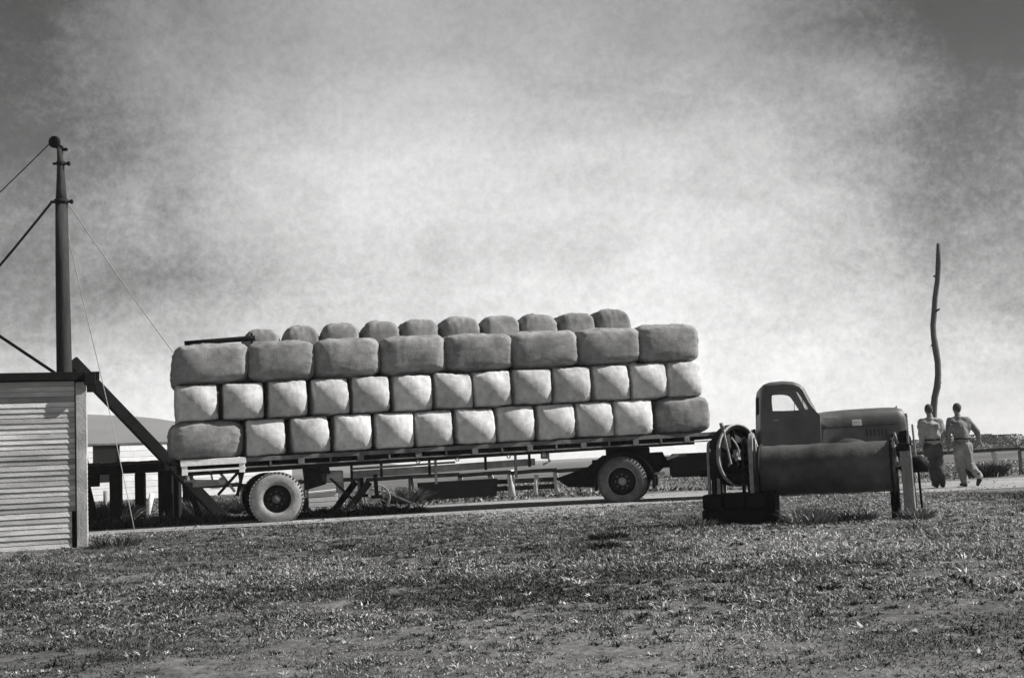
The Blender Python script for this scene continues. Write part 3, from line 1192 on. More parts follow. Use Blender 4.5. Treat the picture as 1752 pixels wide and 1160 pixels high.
# front wings
for y0, y1 in ((0.18, 0.82), (1.58, 2.22)):
    m = MB()
    st = []
    for k in range(17):
        q = R(-25) + R(215) * k / 16
        st.append((11.62 + 0.68 * math.cos(q) * (1.12 if math.cos(q) > 0 else 1.0), 0.52 + 0.66 * math.sin(q)))
    NYW = 7
    vs = []
    for j in range(NYW):
        t_ = j / (NYW - 1)
        y = y0 + (y1 - y0) * t_
        e = abs(t_ - 0.5) * 2
        dr_ = 1 - 0.16 * e ** 3
        for (x, z) in st:
            vs.append((11.62 + (x - 11.62) * dr_, y, 0.52 + (z - 0.52) * dr_))
    fs = [(j * 17 + i, j * 17 + i + 1, (j + 1) * 17 + i + 1, (j + 1) * 17 + i) for j in range(NYW - 1) for i in range(16)]
    m.add(vs, fs, True)
    w_ = m.build('front_wing', 'cabdark', lo)
    w_.modifiers.new('thickness', 'SOLIDIFY').thickness = 0.02
    m = MB()
    yc = (y0 + y1) / 2
    m.lathe((12.62, yc, 1.14), (1, 0, 0), [(-0.12, 0.0), (-0.10, 0.06), (-0.02, 0.11), (0.04, 0.125), (0.06, 0.12), (0.065, 0)], 22)
    m.tube([(12.62, yc, 1.04), (12.60, yc, 0.9)], 0.03, 8)
    m.build('headlight', 'cabdark', lo)
m = MB()
m.box((10.35, 0.28, 0.62), (1.35, 0.34, 0.04), ch=0.01)
m.box((10.35, 2.12, 0.62), (1.35, 0.34, 0.04), ch=0.01)
m.build('running_board', 'cabdark', lo)
m = MB()
m.box((13.16, 1.2, 0.68), (0.07, 2.1, 0.2), ch=0.02)
m.build('bumper', 'greysteel', lo)
m = MB()
m.tube([(12.84, 1.2, 1.74), (12.9, 1.2, 1.80)], 0.02, 8)
m.build('radiator_cap', 'chrome', lo)
m = MB()
m.box((9.5, 1.2, 1.15), (0.06, 1.5, 0.6), ch=0.02)
m.build('headboard_frame', 'chassis', lo)

# bring cab and bonnet to their measured length and height
for o in [q for q in lo.children_recursive if q not in lorry_under]:
    for v in o.data.vertices:
        v.co.x = 9.32 + (v.co.x - 9.6) * 0.84
        v.co.z *= 0.965

# ------------------------------------------------------------------ wool bales
def bale_mesh(nm, seed, kexp, bf, bs, size, mm, n=24, wr=0.018):
    """rounded box; bf = bulge of the near and far faces, bs = bulge of the other faces (metres); size in metres"""
    hx, hy, hz = [q / 2 for q in size]
    bm = bmesh.new()
    bmesh.ops.create_cube(bm, size=2.0)
    bmesh.ops.subdivide_edges(bm, edges=bm.edges[:], cuts=n - 1, use_grid_fill=True)
    rs = random.Random(seed)
    ox, oy = rs.uniform(0, 100), rs.uniform(0, 100)
    sk = [rs.uniform(-0.03, 0.03) for _ in range(6)]
    for v in bm.verts:
        x, y, z = v.co
        mx_ = max(abs(x), abs(z))
        r_ = (abs(x / mx_) ** kexp + abs(z / mx_) ** kexp) ** (1 / kexp) if mx_ > 1e-5 else 1.0
        x, z = x / r_, z / r_
        ty = 1 - (0.065 if kexp > 8 else 0.15) * abs(y) ** (9 if kexp > 8 else 5)
        x, z = x * ty, z * (1 - (1 - ty) * hx / hz * (1.0 if kexp > 8 else 0.7))
        X = x * hx
        Y = y * hy
        Z = z * hz
        px, py, pz = max(0, 1 - x * x), max(0, 1 - y * y), max(0, 1 - z * z)
        X += math.copysign(1, x) * bs * py * pz * abs(x) ** 4
        Y += math.copysign(1, y) * bf * ((px * pz) ** 0.8) * abs(y) ** 4 - math.copysign(1, y) * (0 if kexp > 8 else 0.05) * (max(abs(x), abs(z)) ** 6) * abs(y) ** 4
        Z += math.copysign(1, z) * bs * 0.7 * px * py * abs(z) ** 4
        X += sk[0] * hx * z * y + sk[1] * hx * z
        Z += sk[2] * hz * x * y + sk[3] * hz * x
        p = Vector((X * 2.4 + ox, Y * 2.4 + oy, Z * 2.4))
        d = noise.noise_vector(p) * wr
        # cloth wrinkles drawn up towards the corners and down the face
        wv = noise.noise(Vector((X * 16 + ox, Y * 16, Z * 3.0 + oy))) * 0.5 + noise.noise(Vector((X * 5 + oy, Y * 5, Z * 18 + ox))) * 0.35
        edge = max(abs(x), abs(z)) ** 3
        wv += 0.5 * max(0.0, 1 - abs(noise.noise(Vector((X * 4 + oy, Y * 2, Z * 4 + ox)))) * 9) * (0.3 + edge)
        v.co = Vector((X, Y, Z)) + d + Vector((x, y, z)) * wv * wr * (0.25 + 0.8 * edge)
    me = bpy.data.meshes.new(nm)
    bm.to_mesh(me)
    bm.free()
    me.polygons.foreach_set('use_smooth', [True] * len(me.polygons))
    me.materials.append(MAT[mm])
    return me


BW_, BL_, BHT = 0.74, 1.2, 0.66
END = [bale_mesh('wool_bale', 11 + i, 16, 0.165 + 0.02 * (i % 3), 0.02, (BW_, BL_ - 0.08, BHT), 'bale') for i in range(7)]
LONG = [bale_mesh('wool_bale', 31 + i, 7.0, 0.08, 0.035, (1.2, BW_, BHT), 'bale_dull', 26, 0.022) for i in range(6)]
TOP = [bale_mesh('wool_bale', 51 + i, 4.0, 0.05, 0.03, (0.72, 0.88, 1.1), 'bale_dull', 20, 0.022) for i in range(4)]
ORD = ['first', 'second', 'third', 'fourth', 'fifth', 'sixth', 'seventh', 'eighth', 'ninth', 'tenth', 'eleventh', 'twelfth', 'thirteenth']


def bale(me, a0, a1, z0, z1, off, depth, label, group, nomsize, flip=False):
    o = bpy.data.objects.new('wool_bale', me)
    COL.objects.link(o)
    w = a1 - a0
    o.location = loc_of((a0 + a1) / 2, off + depth / 2, (z0 + z1) / 2)
    o.scale = (w / nomsize[0], 1.0, (z1 - z0) / nomsize[2])
    o.rotation_euler = (random.uniform(-0.012, 0.012), -0.014 + random.uniform(-0.012, 0.012), TH + random.uniform(-0.02, 0.02) + (math.pi if flip else 0))
    return tag(o, label, 'wool bale', group)


def zt1(a): return 1.905 + 0.0185 * (a + 1.8)
def zt2(a): return 2.575 + 0.0235 * (a + 1.8)
def zt3(a): return 3.30 + 0.0230 * (a + 1.8)


R1 = [-1.82, -0.59, -0.52, 0.19, 0.28, 0.98, 1.07, 1.76, 1.83, 2.55, 2.58, 3.31, 3.37, 4.13, 4.17, 4.91, 4.95, 5.71, 5.76, 6.51, 6.53, 7.33, 7.46, 8.57]
R2 = [-1.71, -0.99, -0.9, -0.18, -0.11, 0.6, 0.67, 1.36, 1.42, 2.13, 2.19, 2.93, 2.98, 3.71, 3.73, 4.48, 4.52, 5.28, 5.33, 6.09, 6.13, 6.88, 6.93, 7.68, 7.7, 8.43]
R3 = [-1.72, -0.47, -0.43, 0.73, 0.78, 1.95, 2.01, 3.21, 3.22, 4.53, 4.54, 5.86, 5.88, 7.15, 7.16, 8.4]
R4 = [-0.46, 0.21, 0.29, 0.97, 1.0, 1.74, 1.79, 2.52, 2.52, 3.27, 3.33, 4.14, 4.16, 4.94, 4.94, 5.73, 5.74, 6.52, 6.53, 7.31]
T4 = [3.66, 3.71, 3.76, 3.78, 3.81, 3.85, 3.87, 3.88, 3.90, 3.97]
G = 'wool bales stacked on the trailer'
GF = 'bales on the far side of the load'
FARL = 'wool bale on the far side of the load, behind the front tiers'
es, ls = (BW_, BL_ - 0.08, BHT), (1.2, BW_, BHT)
for i in range(12):
    a0, a1 = R1[2 * i], R1[2 * i + 1]
    c = (a0 + a1) / 2
    if i in (0, 11):
        lb = 'long side-on wool bale at the rear left corner of the bottom tier' if i == 0 else 'long side-on wool bale at the front end of the bottom tier, nearest the cab'
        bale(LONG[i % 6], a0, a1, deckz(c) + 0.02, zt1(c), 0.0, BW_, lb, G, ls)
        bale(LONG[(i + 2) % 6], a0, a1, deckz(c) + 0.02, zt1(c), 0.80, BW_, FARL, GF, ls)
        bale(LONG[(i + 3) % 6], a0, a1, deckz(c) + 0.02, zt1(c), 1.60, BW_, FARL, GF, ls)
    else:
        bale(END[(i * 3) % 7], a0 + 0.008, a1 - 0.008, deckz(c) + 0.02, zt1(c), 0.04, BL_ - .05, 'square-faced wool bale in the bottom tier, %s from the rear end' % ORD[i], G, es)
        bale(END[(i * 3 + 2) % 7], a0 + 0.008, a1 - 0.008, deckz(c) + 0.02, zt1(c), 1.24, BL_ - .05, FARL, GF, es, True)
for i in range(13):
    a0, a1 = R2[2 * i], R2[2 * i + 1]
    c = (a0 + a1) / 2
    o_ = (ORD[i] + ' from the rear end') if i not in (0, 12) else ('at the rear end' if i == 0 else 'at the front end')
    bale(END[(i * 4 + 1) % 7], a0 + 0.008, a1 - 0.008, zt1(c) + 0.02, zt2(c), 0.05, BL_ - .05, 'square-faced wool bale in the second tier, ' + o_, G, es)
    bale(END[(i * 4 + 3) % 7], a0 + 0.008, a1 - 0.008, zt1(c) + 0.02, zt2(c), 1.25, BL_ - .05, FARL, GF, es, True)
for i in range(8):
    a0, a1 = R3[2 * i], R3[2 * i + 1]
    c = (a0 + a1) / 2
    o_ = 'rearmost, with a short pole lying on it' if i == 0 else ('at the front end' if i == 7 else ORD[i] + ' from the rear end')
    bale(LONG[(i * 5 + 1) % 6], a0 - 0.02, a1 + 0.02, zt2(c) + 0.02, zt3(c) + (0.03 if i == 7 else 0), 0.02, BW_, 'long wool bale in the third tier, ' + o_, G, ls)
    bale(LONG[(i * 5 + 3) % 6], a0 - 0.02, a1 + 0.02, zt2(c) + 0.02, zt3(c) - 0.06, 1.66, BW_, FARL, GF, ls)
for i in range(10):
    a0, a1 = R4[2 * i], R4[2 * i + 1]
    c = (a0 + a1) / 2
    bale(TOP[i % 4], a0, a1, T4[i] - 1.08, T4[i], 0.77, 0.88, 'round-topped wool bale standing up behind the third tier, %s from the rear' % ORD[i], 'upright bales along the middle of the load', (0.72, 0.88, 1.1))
m = MB()
pl = [loc_of(-1.55, 0.3, 3.36), loc_of(-1.0, 0.28, 3.39), loc_of(-0.45, 0.26, 3.42), loc_of(-0.30, 0.24, 3.43)]
m.tube(pl, [0.04, 0.045, 0.05, 0.05], 10)
pm = MB()
pole = m.build('short_pole', 'dark')
tag(pole, 'short dark pole lying on the rearmost bale of the third tier', 'pole')
c_ = loc_of(-0.36, 0.24, 3.42)
pm.bar(c_ + Vector((0, 0, -0.09)), c_ + Vector((0, 0, 0.10)), 0.03, 0.03)
pm.build('iron_pin', 'dark', pole)

# ------------------------------------------------------------------ low rail fence behind
fence = thing('rail_fence', 'low fence of short pale posts with a heavy dark top rail behind the lorry', 'fence', (0, 0, 0))


def fpt(x):
    return Vector((x, 30.6 + 0.175 * (x + 10) + 0.0, 0))


FP = [(-10.15, 0.72, 'greywood', 0.12, 0), (-9.2, 0.6, 'palewood', 0.13, 0.14), (-8.1, 0.66, 'palewood', 0.17, 0), (-6.9, 0.7, 'greywood', 0.14, 0), (-5.4, 0.66, 'greywood', 0.14, 0.05), (-4.0, 0.7, 'greywood', 0.14, -0.04),
      (-2.75, 0.7, 'greywood', 0.14, 0), (-1.5, 0.7, 'palewood', 0.14, 0), (-0.62, 0.76, 'palewood', 0.15, -0.12), (-0.18, 0.78, 'palewood', 0.19, -0.02), (0.42, 0.62, 'palewood', 0.12, 0.06),
      (1.02, 0.74, 'palewood', 0.13, -0.05), (2.3, 0.7, 'greywood', 0.14, 0), (3.6, 0.7, 'greywood', 0.14, 0), (5.1, 0.66, 'palewood', 0.18, -0.06), (6.1, 0.66, 'greywood', 0.12, 0), (7.6, 0.7, 'greywood', 0.14, 0), (9.2, 0.7, 'greywood', 0.14, 0), (10.9, 0.66, 'palewood', 0.14, -0.03),
      (11.45, 0.66, 'greywood', 0.15, 0), (13.4, 0.68, 'palewood', 0.14, -0.13), (14.05, 0.66, 'greywood', 0.1, 0), (15.2, 0.66, 'greywood', 0.16, 0), (16.8, 0.68, 'greywood', 0.16, 0)]
for i, (x, h_, mm, w_, ln) in enumerate(FP):
    p = fpt(x)
    m = MB()
    m.tube([p, p + Vector((ln * 0.5, 0, h_ * 0.5)), p + Vector((ln, 0, h_))], [w_ / 2 * 1.08, w_ / 2, w_ / 2 * 0.94], 10, jitter=0.05)
    m.build('post', mm, fence)
for i in range(len(FP) - 1):
    if i < 2:
        continue
    x0, x1 = FP[i][0], FP[i + 1][0]
    m = MB()
    m.bar(fpt(x0) + Vector((0, -0.08, 0.72 - 0.03 * (i % 2))), fpt(x1) + Vector((0, -0.08, 0.72)), 0.07, 0.10, 0.01)
    m.build('rail', 'darkwood', fence)
    if i in (7, 8, 9, 10):
        for zz in (0.3, 0.48):
            m = MB()
            m.bar(fpt(x0) + Vector((0, 0.09, zz)), fpt(x1) + Vector((0, 0.09, zz)), 0.04, 0.12, 0.01)
            m.build('rail', 'darkwood', fence)

# dark trough beyond the lorry's middle
trough = thing('feed_trough', 'long dark feed trough standing beyond the middle of the trailer', 'trough', (-1.55, 31.5, 0), R(12))
m = MB()
m.prism([(-0.95, 0.12), (0.95, 0.14), (0.98, 0.58), (-0.98, 0.56)], -0.3, 0.3)
m.build('trough_body', 'dark', trough)
for x in (-0.8, 0.8):
    for y in (-0.26, 0.26):
        m = MB()
        m.box((x, y, 0.08), (0.1, 0.08, 0.2))
        m.build('leg', 'dark', trough)

# pale crates, stump and scrap beyond the trailer's rear wheel
cr_ = thing('crate', 'whitewashed slatted crate on the grass beyond the trailer rear wheel', 'crate', (-4.5, 28.6, 0), R(10))
for k in range(4):
    m = MB()
    m.box((0, -0.25, 0.09 + 0.115 * k), (0.66, 0.025, 0.1), ch=0.004)
    m.build('slat', 'whiteboard', cr_)
m = MB()
m.box((0, 0.02, 0.25), (0.64, 0.5, 0.44), ch=0.01)
m.build('crate_body', 'greywood', cr_)
m = MB()
m.box((0.02, 0, 0.5), (0.7, 0.56, 0.04), Matrix.Rotation(R(-3), 3, 'Y'), ch=0.004)
m.build('lid', 'whiteboard', cr_)
sl = thing('hand_cart', 'grey two-wheeled hand cart tipped on its shafts beyond the trailer', 'cart', (-3.3, 29.0, 0), R(8))
m = MB()
m.box((0, 0, 0.46), (0.7, 0.5, 0.05), Matrix.Rotation(R(14), 3, 'Y'), ch=0.005)
m.box((-0.3, 0, 0.66), (0.04, 0.5, 0.34), Matrix.Rotation(R(14), 3, 'Y'), ch=0.005)
m.build('tray', 'greywood', sl)
for y in (-0.3, 0.3):
    m = MB()
    m.lathe((0, y, 0.3), (0, 1, 0), [(-0.02, 0.27), (-0.02, 0.3), (0.02, 0.3), (0.02, 0.27)], 24, closed=True)
    for k in range(6):
        q = math.pi * k / 6
        m.bar((0.28 * math.cos(q), y, 0.3 + 0.28 * math.sin(q)), (-0.28 * math.cos(q), y, 0.3 - 0.28 * math.sin(q)), 0.02, 0.02)
    m.build('wheel', 'ironlit', sl)
    m = MB()
    m.bar((0.2, y * 0.7, 0.42), (0.95, y * 0.7, 0.06), 0.04, 0.04)
    m.build('shaft', 'greywood', sl)

# ------------------------------------------------------------------ winch / roller in the right foreground
WY = math.atan2(-0.8, 1.7)
wi = thing('roller_winch', 'heavy iron winch with long rusty drum standing in the grass before the lorry cab', 'winch', (3.24, 17.0, 0), R(-20))
# local x along the drum
DX0, DX1, DZ, DR = 0.06, 1.84, 0.69, 0.335
m = MB()
pr = [(0, 0.0), (0, DR - 0.015)]
k = 24
for i in range(k + 1):
    x = (DX1 - DX0) * i / k
    pr.append((x, DR + 0.004 * math.sin(i * 1.9) + 0.003 * math.sin(i * 5.3)))
pr += [(DX1 - DX0, 0)]
m.lathe((DX0, 0, DZ), (1, 0, 0), pr, 48)
dm = m.build('drum', 'drum', wi)
for x in (DX0 + 0.02, DX1 - 0.05):
    m = MB()
    m.lathe((x, 0, DZ), (1, 0, 0), [(0, DR - 0.02), (0, DR + 0.03), (0.03, DR + 0.03), (0.03, DR - 0.02)], 48, closed=True)
    m.build('drum_flange', 'iron', dm)
m = MB()
m.tube([(-0.76, 0, DZ), (2.26, 0, DZ)], 0.05, 14)
m.build('shaft', 'iron', wi)
m = MB()
m.tube([(2.06, 0, DZ), (2.24, 0, DZ)], 0.10, 18)
m.build('shaft_end', 'iron', wi)


def cheek(x, w_, ht, foot, mm, th, name='end_frame', zb=0.40):
    """arched cheek plate across the drum axis: two legs and a round head with a bearing hole"""
    m = MB()
    n_ = 14
    outer = [(-foot, zb)]
    outer += [(-w_ * math.cos(math.pi * q / n_), ht - w_ + w_ * math.sin(math.pi * q / n_)) for q in range(n_ + 1)]
    outer += [(foot, zb)]
    iw = w_ - 0.06
    inner = [(-foot + 0.07, zb)]
    inner += [(-iw * math.cos(math.pi * q / n_), ht - w_ + iw * math.sin(math.pi * q / n_)) for q in range(n_ + 1)]
    inner += [(foot - 0.07, zb)]
    n2 = len(outer)
    vs = [(x - th / 2, y, z) for y, z in outer] + [(x - th / 2, y, z) for y, z in inner] + [(x + th / 2, y, z) for y, z in outer] + [(x + th / 2, y, z) for y, z in inner]
    fs = []
    for i in range(n2 - 1):
        fs += [(i, i + 1, n2 + i + 1, n2 + i), (2 * n2 + i, 3 * n2 + i, 3 * n2 + i + 1, 2 * n2 + i + 1),
               (i, 2 * n2 + i, 2 * n2 + i + 1, i + 1), (n2 + i, n2 + i + 1, 3 * n2 + i + 1, 3 * n2 + i)]
    fs += [(0, n2, 3 * n2, 2 * n2), (n2 - 1, 3 * n2 - 1, 4 * n2 - 1, 2 * n2 - 1)]
    m.add(vs, fs)
    m.box((x, 0, DZ), (th, 2 * foot - 0.1, 0.09))
    m.lathe((x - th, 0, DZ), (1, 0, 0), [(0, 0.05), (0, 0.10), (th * 2, 0.10), (th * 2, 0.05)], 18, closed=True)
    return m.build(name, mm, wi)


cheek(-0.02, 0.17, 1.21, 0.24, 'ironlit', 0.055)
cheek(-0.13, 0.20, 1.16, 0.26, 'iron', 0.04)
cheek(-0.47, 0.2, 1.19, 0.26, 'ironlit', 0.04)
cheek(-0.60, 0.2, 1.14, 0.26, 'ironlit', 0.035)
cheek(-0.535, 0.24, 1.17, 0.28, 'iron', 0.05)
m = MB()
m.box((-0.535, 0.02, 0.76), (0.035, 0.42, 0.66), ch=0.01)
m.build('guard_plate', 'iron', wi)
# spoked brake wheel set at an angle between the cheeks
bw_ = MB()
cw = Vector((-0.27, -0.02, 0.92))
axw = Vector((math.cos(R(30)), -math.sin(R(30)), 0)).normalized()
bw_.lathe(cw, axw, [(-0.07, 0.36), (-0.07, 0.42), (0.07, 0.42), (0.07, 0.36)], 40, closed=True)
bw_.lathe(cw, axw, [(-0.02, 0.0), (-0.02, 0.37), (0.02, 0.37), (0.02, 0)], 40)
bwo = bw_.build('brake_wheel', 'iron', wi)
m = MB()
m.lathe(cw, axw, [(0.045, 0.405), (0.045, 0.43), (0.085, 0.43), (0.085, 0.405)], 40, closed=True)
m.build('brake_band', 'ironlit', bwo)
m = MB()
m.lathe(cw, axw, [(-0.08, 0.04), (-0.08, 0.08), (0.1, 0.08), (0.1, 0.04)], 20, closed=True)
m.build('wheel_boss', 'ironlit', bwo)
px_ = axw.cross(Vector((0, 0, 1))).normalized()
for k in range(3):
    m = MB()
    q = R(25 + 60 * k)
    d = px_ * math.cos(q) + Vector((0, 0, 1)) * math.sin(q)
    m.bar(cw + axw * 0.035 - d * 0.36, cw + axw * 0.035 + d * 0.36, 0.03, 0.04)
    m.build('spoke', 'iron', bwo)
m = MB()
m.bar((-0.36, -0.30, 1.36), (-0.31, -0.30, 1.02), 0.025, 0.032, 0.004)
m.bar((-0.31, -0.30, 1.02), (-0.27, -0.30, 0.80), 0.025, 0.03, 0.004)
m.tube([(-0.37, -0.31, 1.365), (-0.35, -0.31, 1.28)], 0.03, 10)
m.build('brake_lever', 'ironlit', wi)
m = MB()
pts = [Vector((-0.24 + 0.09 * math.sin(k / 9 * 2.6), -0.34, 1.16 - 0.32 * k / 9)) for k in range(10)]
m.tube(pts, 0.011, 8)
m.build('curved_link', 'ironlit', wi)
m = MB()
m.box((-0.27, 0.0, 0.60), (0.44, 0.42, 0.14), ch=0.02)
m.build('gear_case', 'iron', wi)
# base of baulks
for k, (y, z, h_) in enumerate(((-0.3, 0.1, 0.2), (0.0, 0.1, 0.2), (0.3, 0.1, 0.2))):
    m = MB()
    m.box((-0.25, y, z), (0.86, 0.27, h_), ch=0.02)
    m.build('base_baulk', 'dark', wi)
for x in (-0.53, -0.24, 0.04):
    m = MB()
    m.box((x, 0.0, 0.305), (0.27, 0.88, 0.2), ch=0.02)
    m.build('cross_baulk', 'dark', wi)
m = MB()
m.box((0.22, -0.02, 0.22), (0.1, 0.5, 0.4), ch=0.02)
m.build('base_end', 'dark', wi)
# right-hand timber frame
for y, mm, tilt in ((-0.16, 'greywood', 0.0), (0.2, 'dark', 0.0)):
    m = MB()
    m.bar((1.99, y - 0.01, -0.02), (1.985, y, 0.95), 0.14, 0.13, 0.012)
    m.build('post', mm, wi)
m = MB()
m.bar((1.80, 0.1, 0.0), (1.80, 0.08, 0.7), 0.12, 0.12, 0.01)
m.build('post', 'dark', wi)
m = MB()
m.box((1.97, 0.02, 0.93), (0.15, 0.6, 0.1), ch=0.01)
m.build('cross_piece', 'iron', wi)
m = MB()
m.prism([(1.90, 0.62), (2.06, 0.60), (2.06, 1.04), (2.02, 1.15), (1.92, 1.13), (1.87, 0.98)], -0.18, -0.05)
m.build('bearing_block', 'iron', wi)
m = MB()
pts = [(1.86, -0.22, 0.68), (1.82, -0.22, 0.82), (1.83, -0.22, 0.98), (1.87, -0.22, 1.10), (1.90, -0.22, 0.98), (1.93, -0.22, 0.82), (1.90, -0.22, 0.70), (1.86, -0.22, 0.68)]
m.tube(pts, 0.02, 8)
m.bar((2.02, -0.2, 0.82), (2.03, -0.2, 1.14), 0.03, 0.06, 0.004)
m.bar((2.10, -0.12, 0.80), (2.09, -0.12, 1.22), 0.025, 0.045, 0.004)
m.build('bearing_strap', 'ironlit', wi)
m = MB()
m.bar((2.13, 0.1, 0.0), (2.11, 0.1, 0.7), 0.03, 0.05, 0.004)
m.build('side_iron', 'iron', wi)

# ------------------------------------------------------------------ crooked pole
m = MB()
PPX = 1
PP = [(9.46, 0.0), (9.47, 0.6), (9.5, 1.3), (9.545, 1.74), (9.58, 2.0), (9.66, 2.25), (9.695, 2.5), (9.715, 2.8), (9.705, 3.1), (9.69, 3.4), (9.70, 3.65), (9.745, 3.9), (9.80, 4.3), (9.87, 4.7), (9.91, 5.1), (9.95, 5.54)]
m.tube([(x, 28.3 + 0.05 * math.sin(z * 2), z) for x, z in PP], [0.088, 0.083, 0.079, 0.077, 0.074, 0.079, 0.071, 0.069, 0.073, 0.065, 0.064, 0.067, 0.06, 0.058, 0.059, 0.052], 12, jitter=0.07)
for kx, kz, kd in ((9.66, 2.3, 1), (9.70, 3.15, -1), (9.76, 3.98, 1), (9.88, 4.75, -1)):
    m.tube([(kx, 28.3, kz), (kx + 0.1 * kd, 28.26, kz + 0.05)], [0.035, 0.022], 8)
tag(m.build('crooked_pole', 'pole'), 'tall crooked bare pole standing upright behind the two walking men', 'pole')


# ------------------------------------------------------------------ people
def blob(name, segs, voxel, mm, parent, wr=0.0, smooth=3, ell=()):
    """one continuous skin over tapered limbs: union of cones and balls, voxel-remeshed"""
    bm = bmesh.new()

    def ball(p, r_, s=(1, 1, 1)):
        mt = Matrix.Translation(p) @ Matrix.Diagonal((r_ * s[0], r_ * s[1], r_ * s[2], 1))
        bmesh.ops.create_icosphere(bm, subdivisions=3, radius=1, matrix=mt)
    for p0, r0, p1, r1 in segs:
        p0, p1 = Vector(p0), Vector(p1)
        d = p1 - p0
        q = d.to_track_quat('Z', 'Y').to_matrix().to_4x4()
        bmesh.ops.create_cone(bm, cap_ends=True, segments=20, radius1=r0, radius2=r1, depth=d.length, matrix=Matrix.Translation((p0 + p1) / 2) @ q)
        ball(p0, r0)
        ball(p1, r1)
    for p, s in ell:
        ball(Vector(p), 1.0, s)
    me = bpy.data.meshes.new(name)
    bm.to_mesh(me)
    bm.free()
    tmp = bpy.data.objects.new('tmp', me)
    COL.objects.link(tmp)
    md = tmp.modifiers.new('r', 'REMESH')
    md.mode = 'VOXEL'
    md.voxel_size = voxel
    sm = tmp.modifiers.new('s', 'SMOOTH')
    sm.iterations = smooth
    sm.factor = 0.6
    dg = bpy.context.evaluated_depsgraph_get()
    res = bpy.data.meshes.new_from_object(tmp.evaluated_get(dg))
    bpy.data.objects.remove(tmp)
    bpy.data.meshes.remove(me)
    res.name = name
    if wr:
        n_ = len(res.vertices)
        co = np.empty(n_ * 3)
        res.vertices.foreach_get('co', co)
        co = co.reshape(-1, 3)
        nr = np.empty(n_ * 3)
        res.vertices.foreach_get('normal', nr)
        nr = nr.reshape(-1, 3)
        for i in range(n_):
            c = co[i]
            w_ = noise.noise(Vector((c[0] * 9, c[1] * 9, c[2] * 5 + c[0] * 6))) + 0.5 * noise.noise(Vector((c[0] * 22, c[1] * 22, c[2] * 14)))
            co[i] += nr[i] * w_ * wr
        res.vertices.foreach_set('co', co.ravel())
    res.polygons.foreach_set('use_smooth', [True] * len(res.polygons))
    res.materials.clear()
    res.materials.append(MAT[mm])
    o = bpy.data.objects.new(name, res)
    COL.objects.link(o)
    o.parent = parent
    return o


def hand(wrist, dirv, palm_side, thumb_dir):
    """segments for palm, four unequal curled fingers and a thumb"""
    w_ = Vector(wrist)
    d = Vector(dirv).normalized()
    s = Vector(palm_side).normalized()      # across the knuckles
    n_ = d.cross(s).normalized()            # curl direction
    t = Vector(thumb_dir).normalized()
    out_ = []
    for k in (-1.5, -0.5, 0.5, 1.5):
        kn = w_ + d * 0.095 + s * 0.021 * k
        out_.append((w_ + d * 0.01 + s * 0.012 * k, 0.015, kn, 0.0115))
        ln = (0.070, 0.082, 0.078, 0.060)[int(k + 1.5)]
        m1 = kn + d * ln * 0.5 + n_ * 0.010
        m2 = m1 + d * ln * 0.32 + n_ * 0.020
        m3 = m2 + d * ln * 0.16 + n_ * 0.020
        out_ += [(kn, 0.0105, m1, 0.0095), (m1, 0.0095, m2, 0.0088), (m2, 0.0088, m3, 0.0078)]
    b = w_ + d * 0.03 + t * 0.02
    b1 = b + t * 0.03 + d * 0.03 + n_ * 0.006
    b2 = b1 + t * 0.006 + d * 0.032 + n_ * 0.008
    out_ += [(w_ + d * 0.015, 0.015, b, 0.014), (b, 0.0135, b1, 0.0115), (b1, 0.0115, b2, 0.0095)]
    return out_


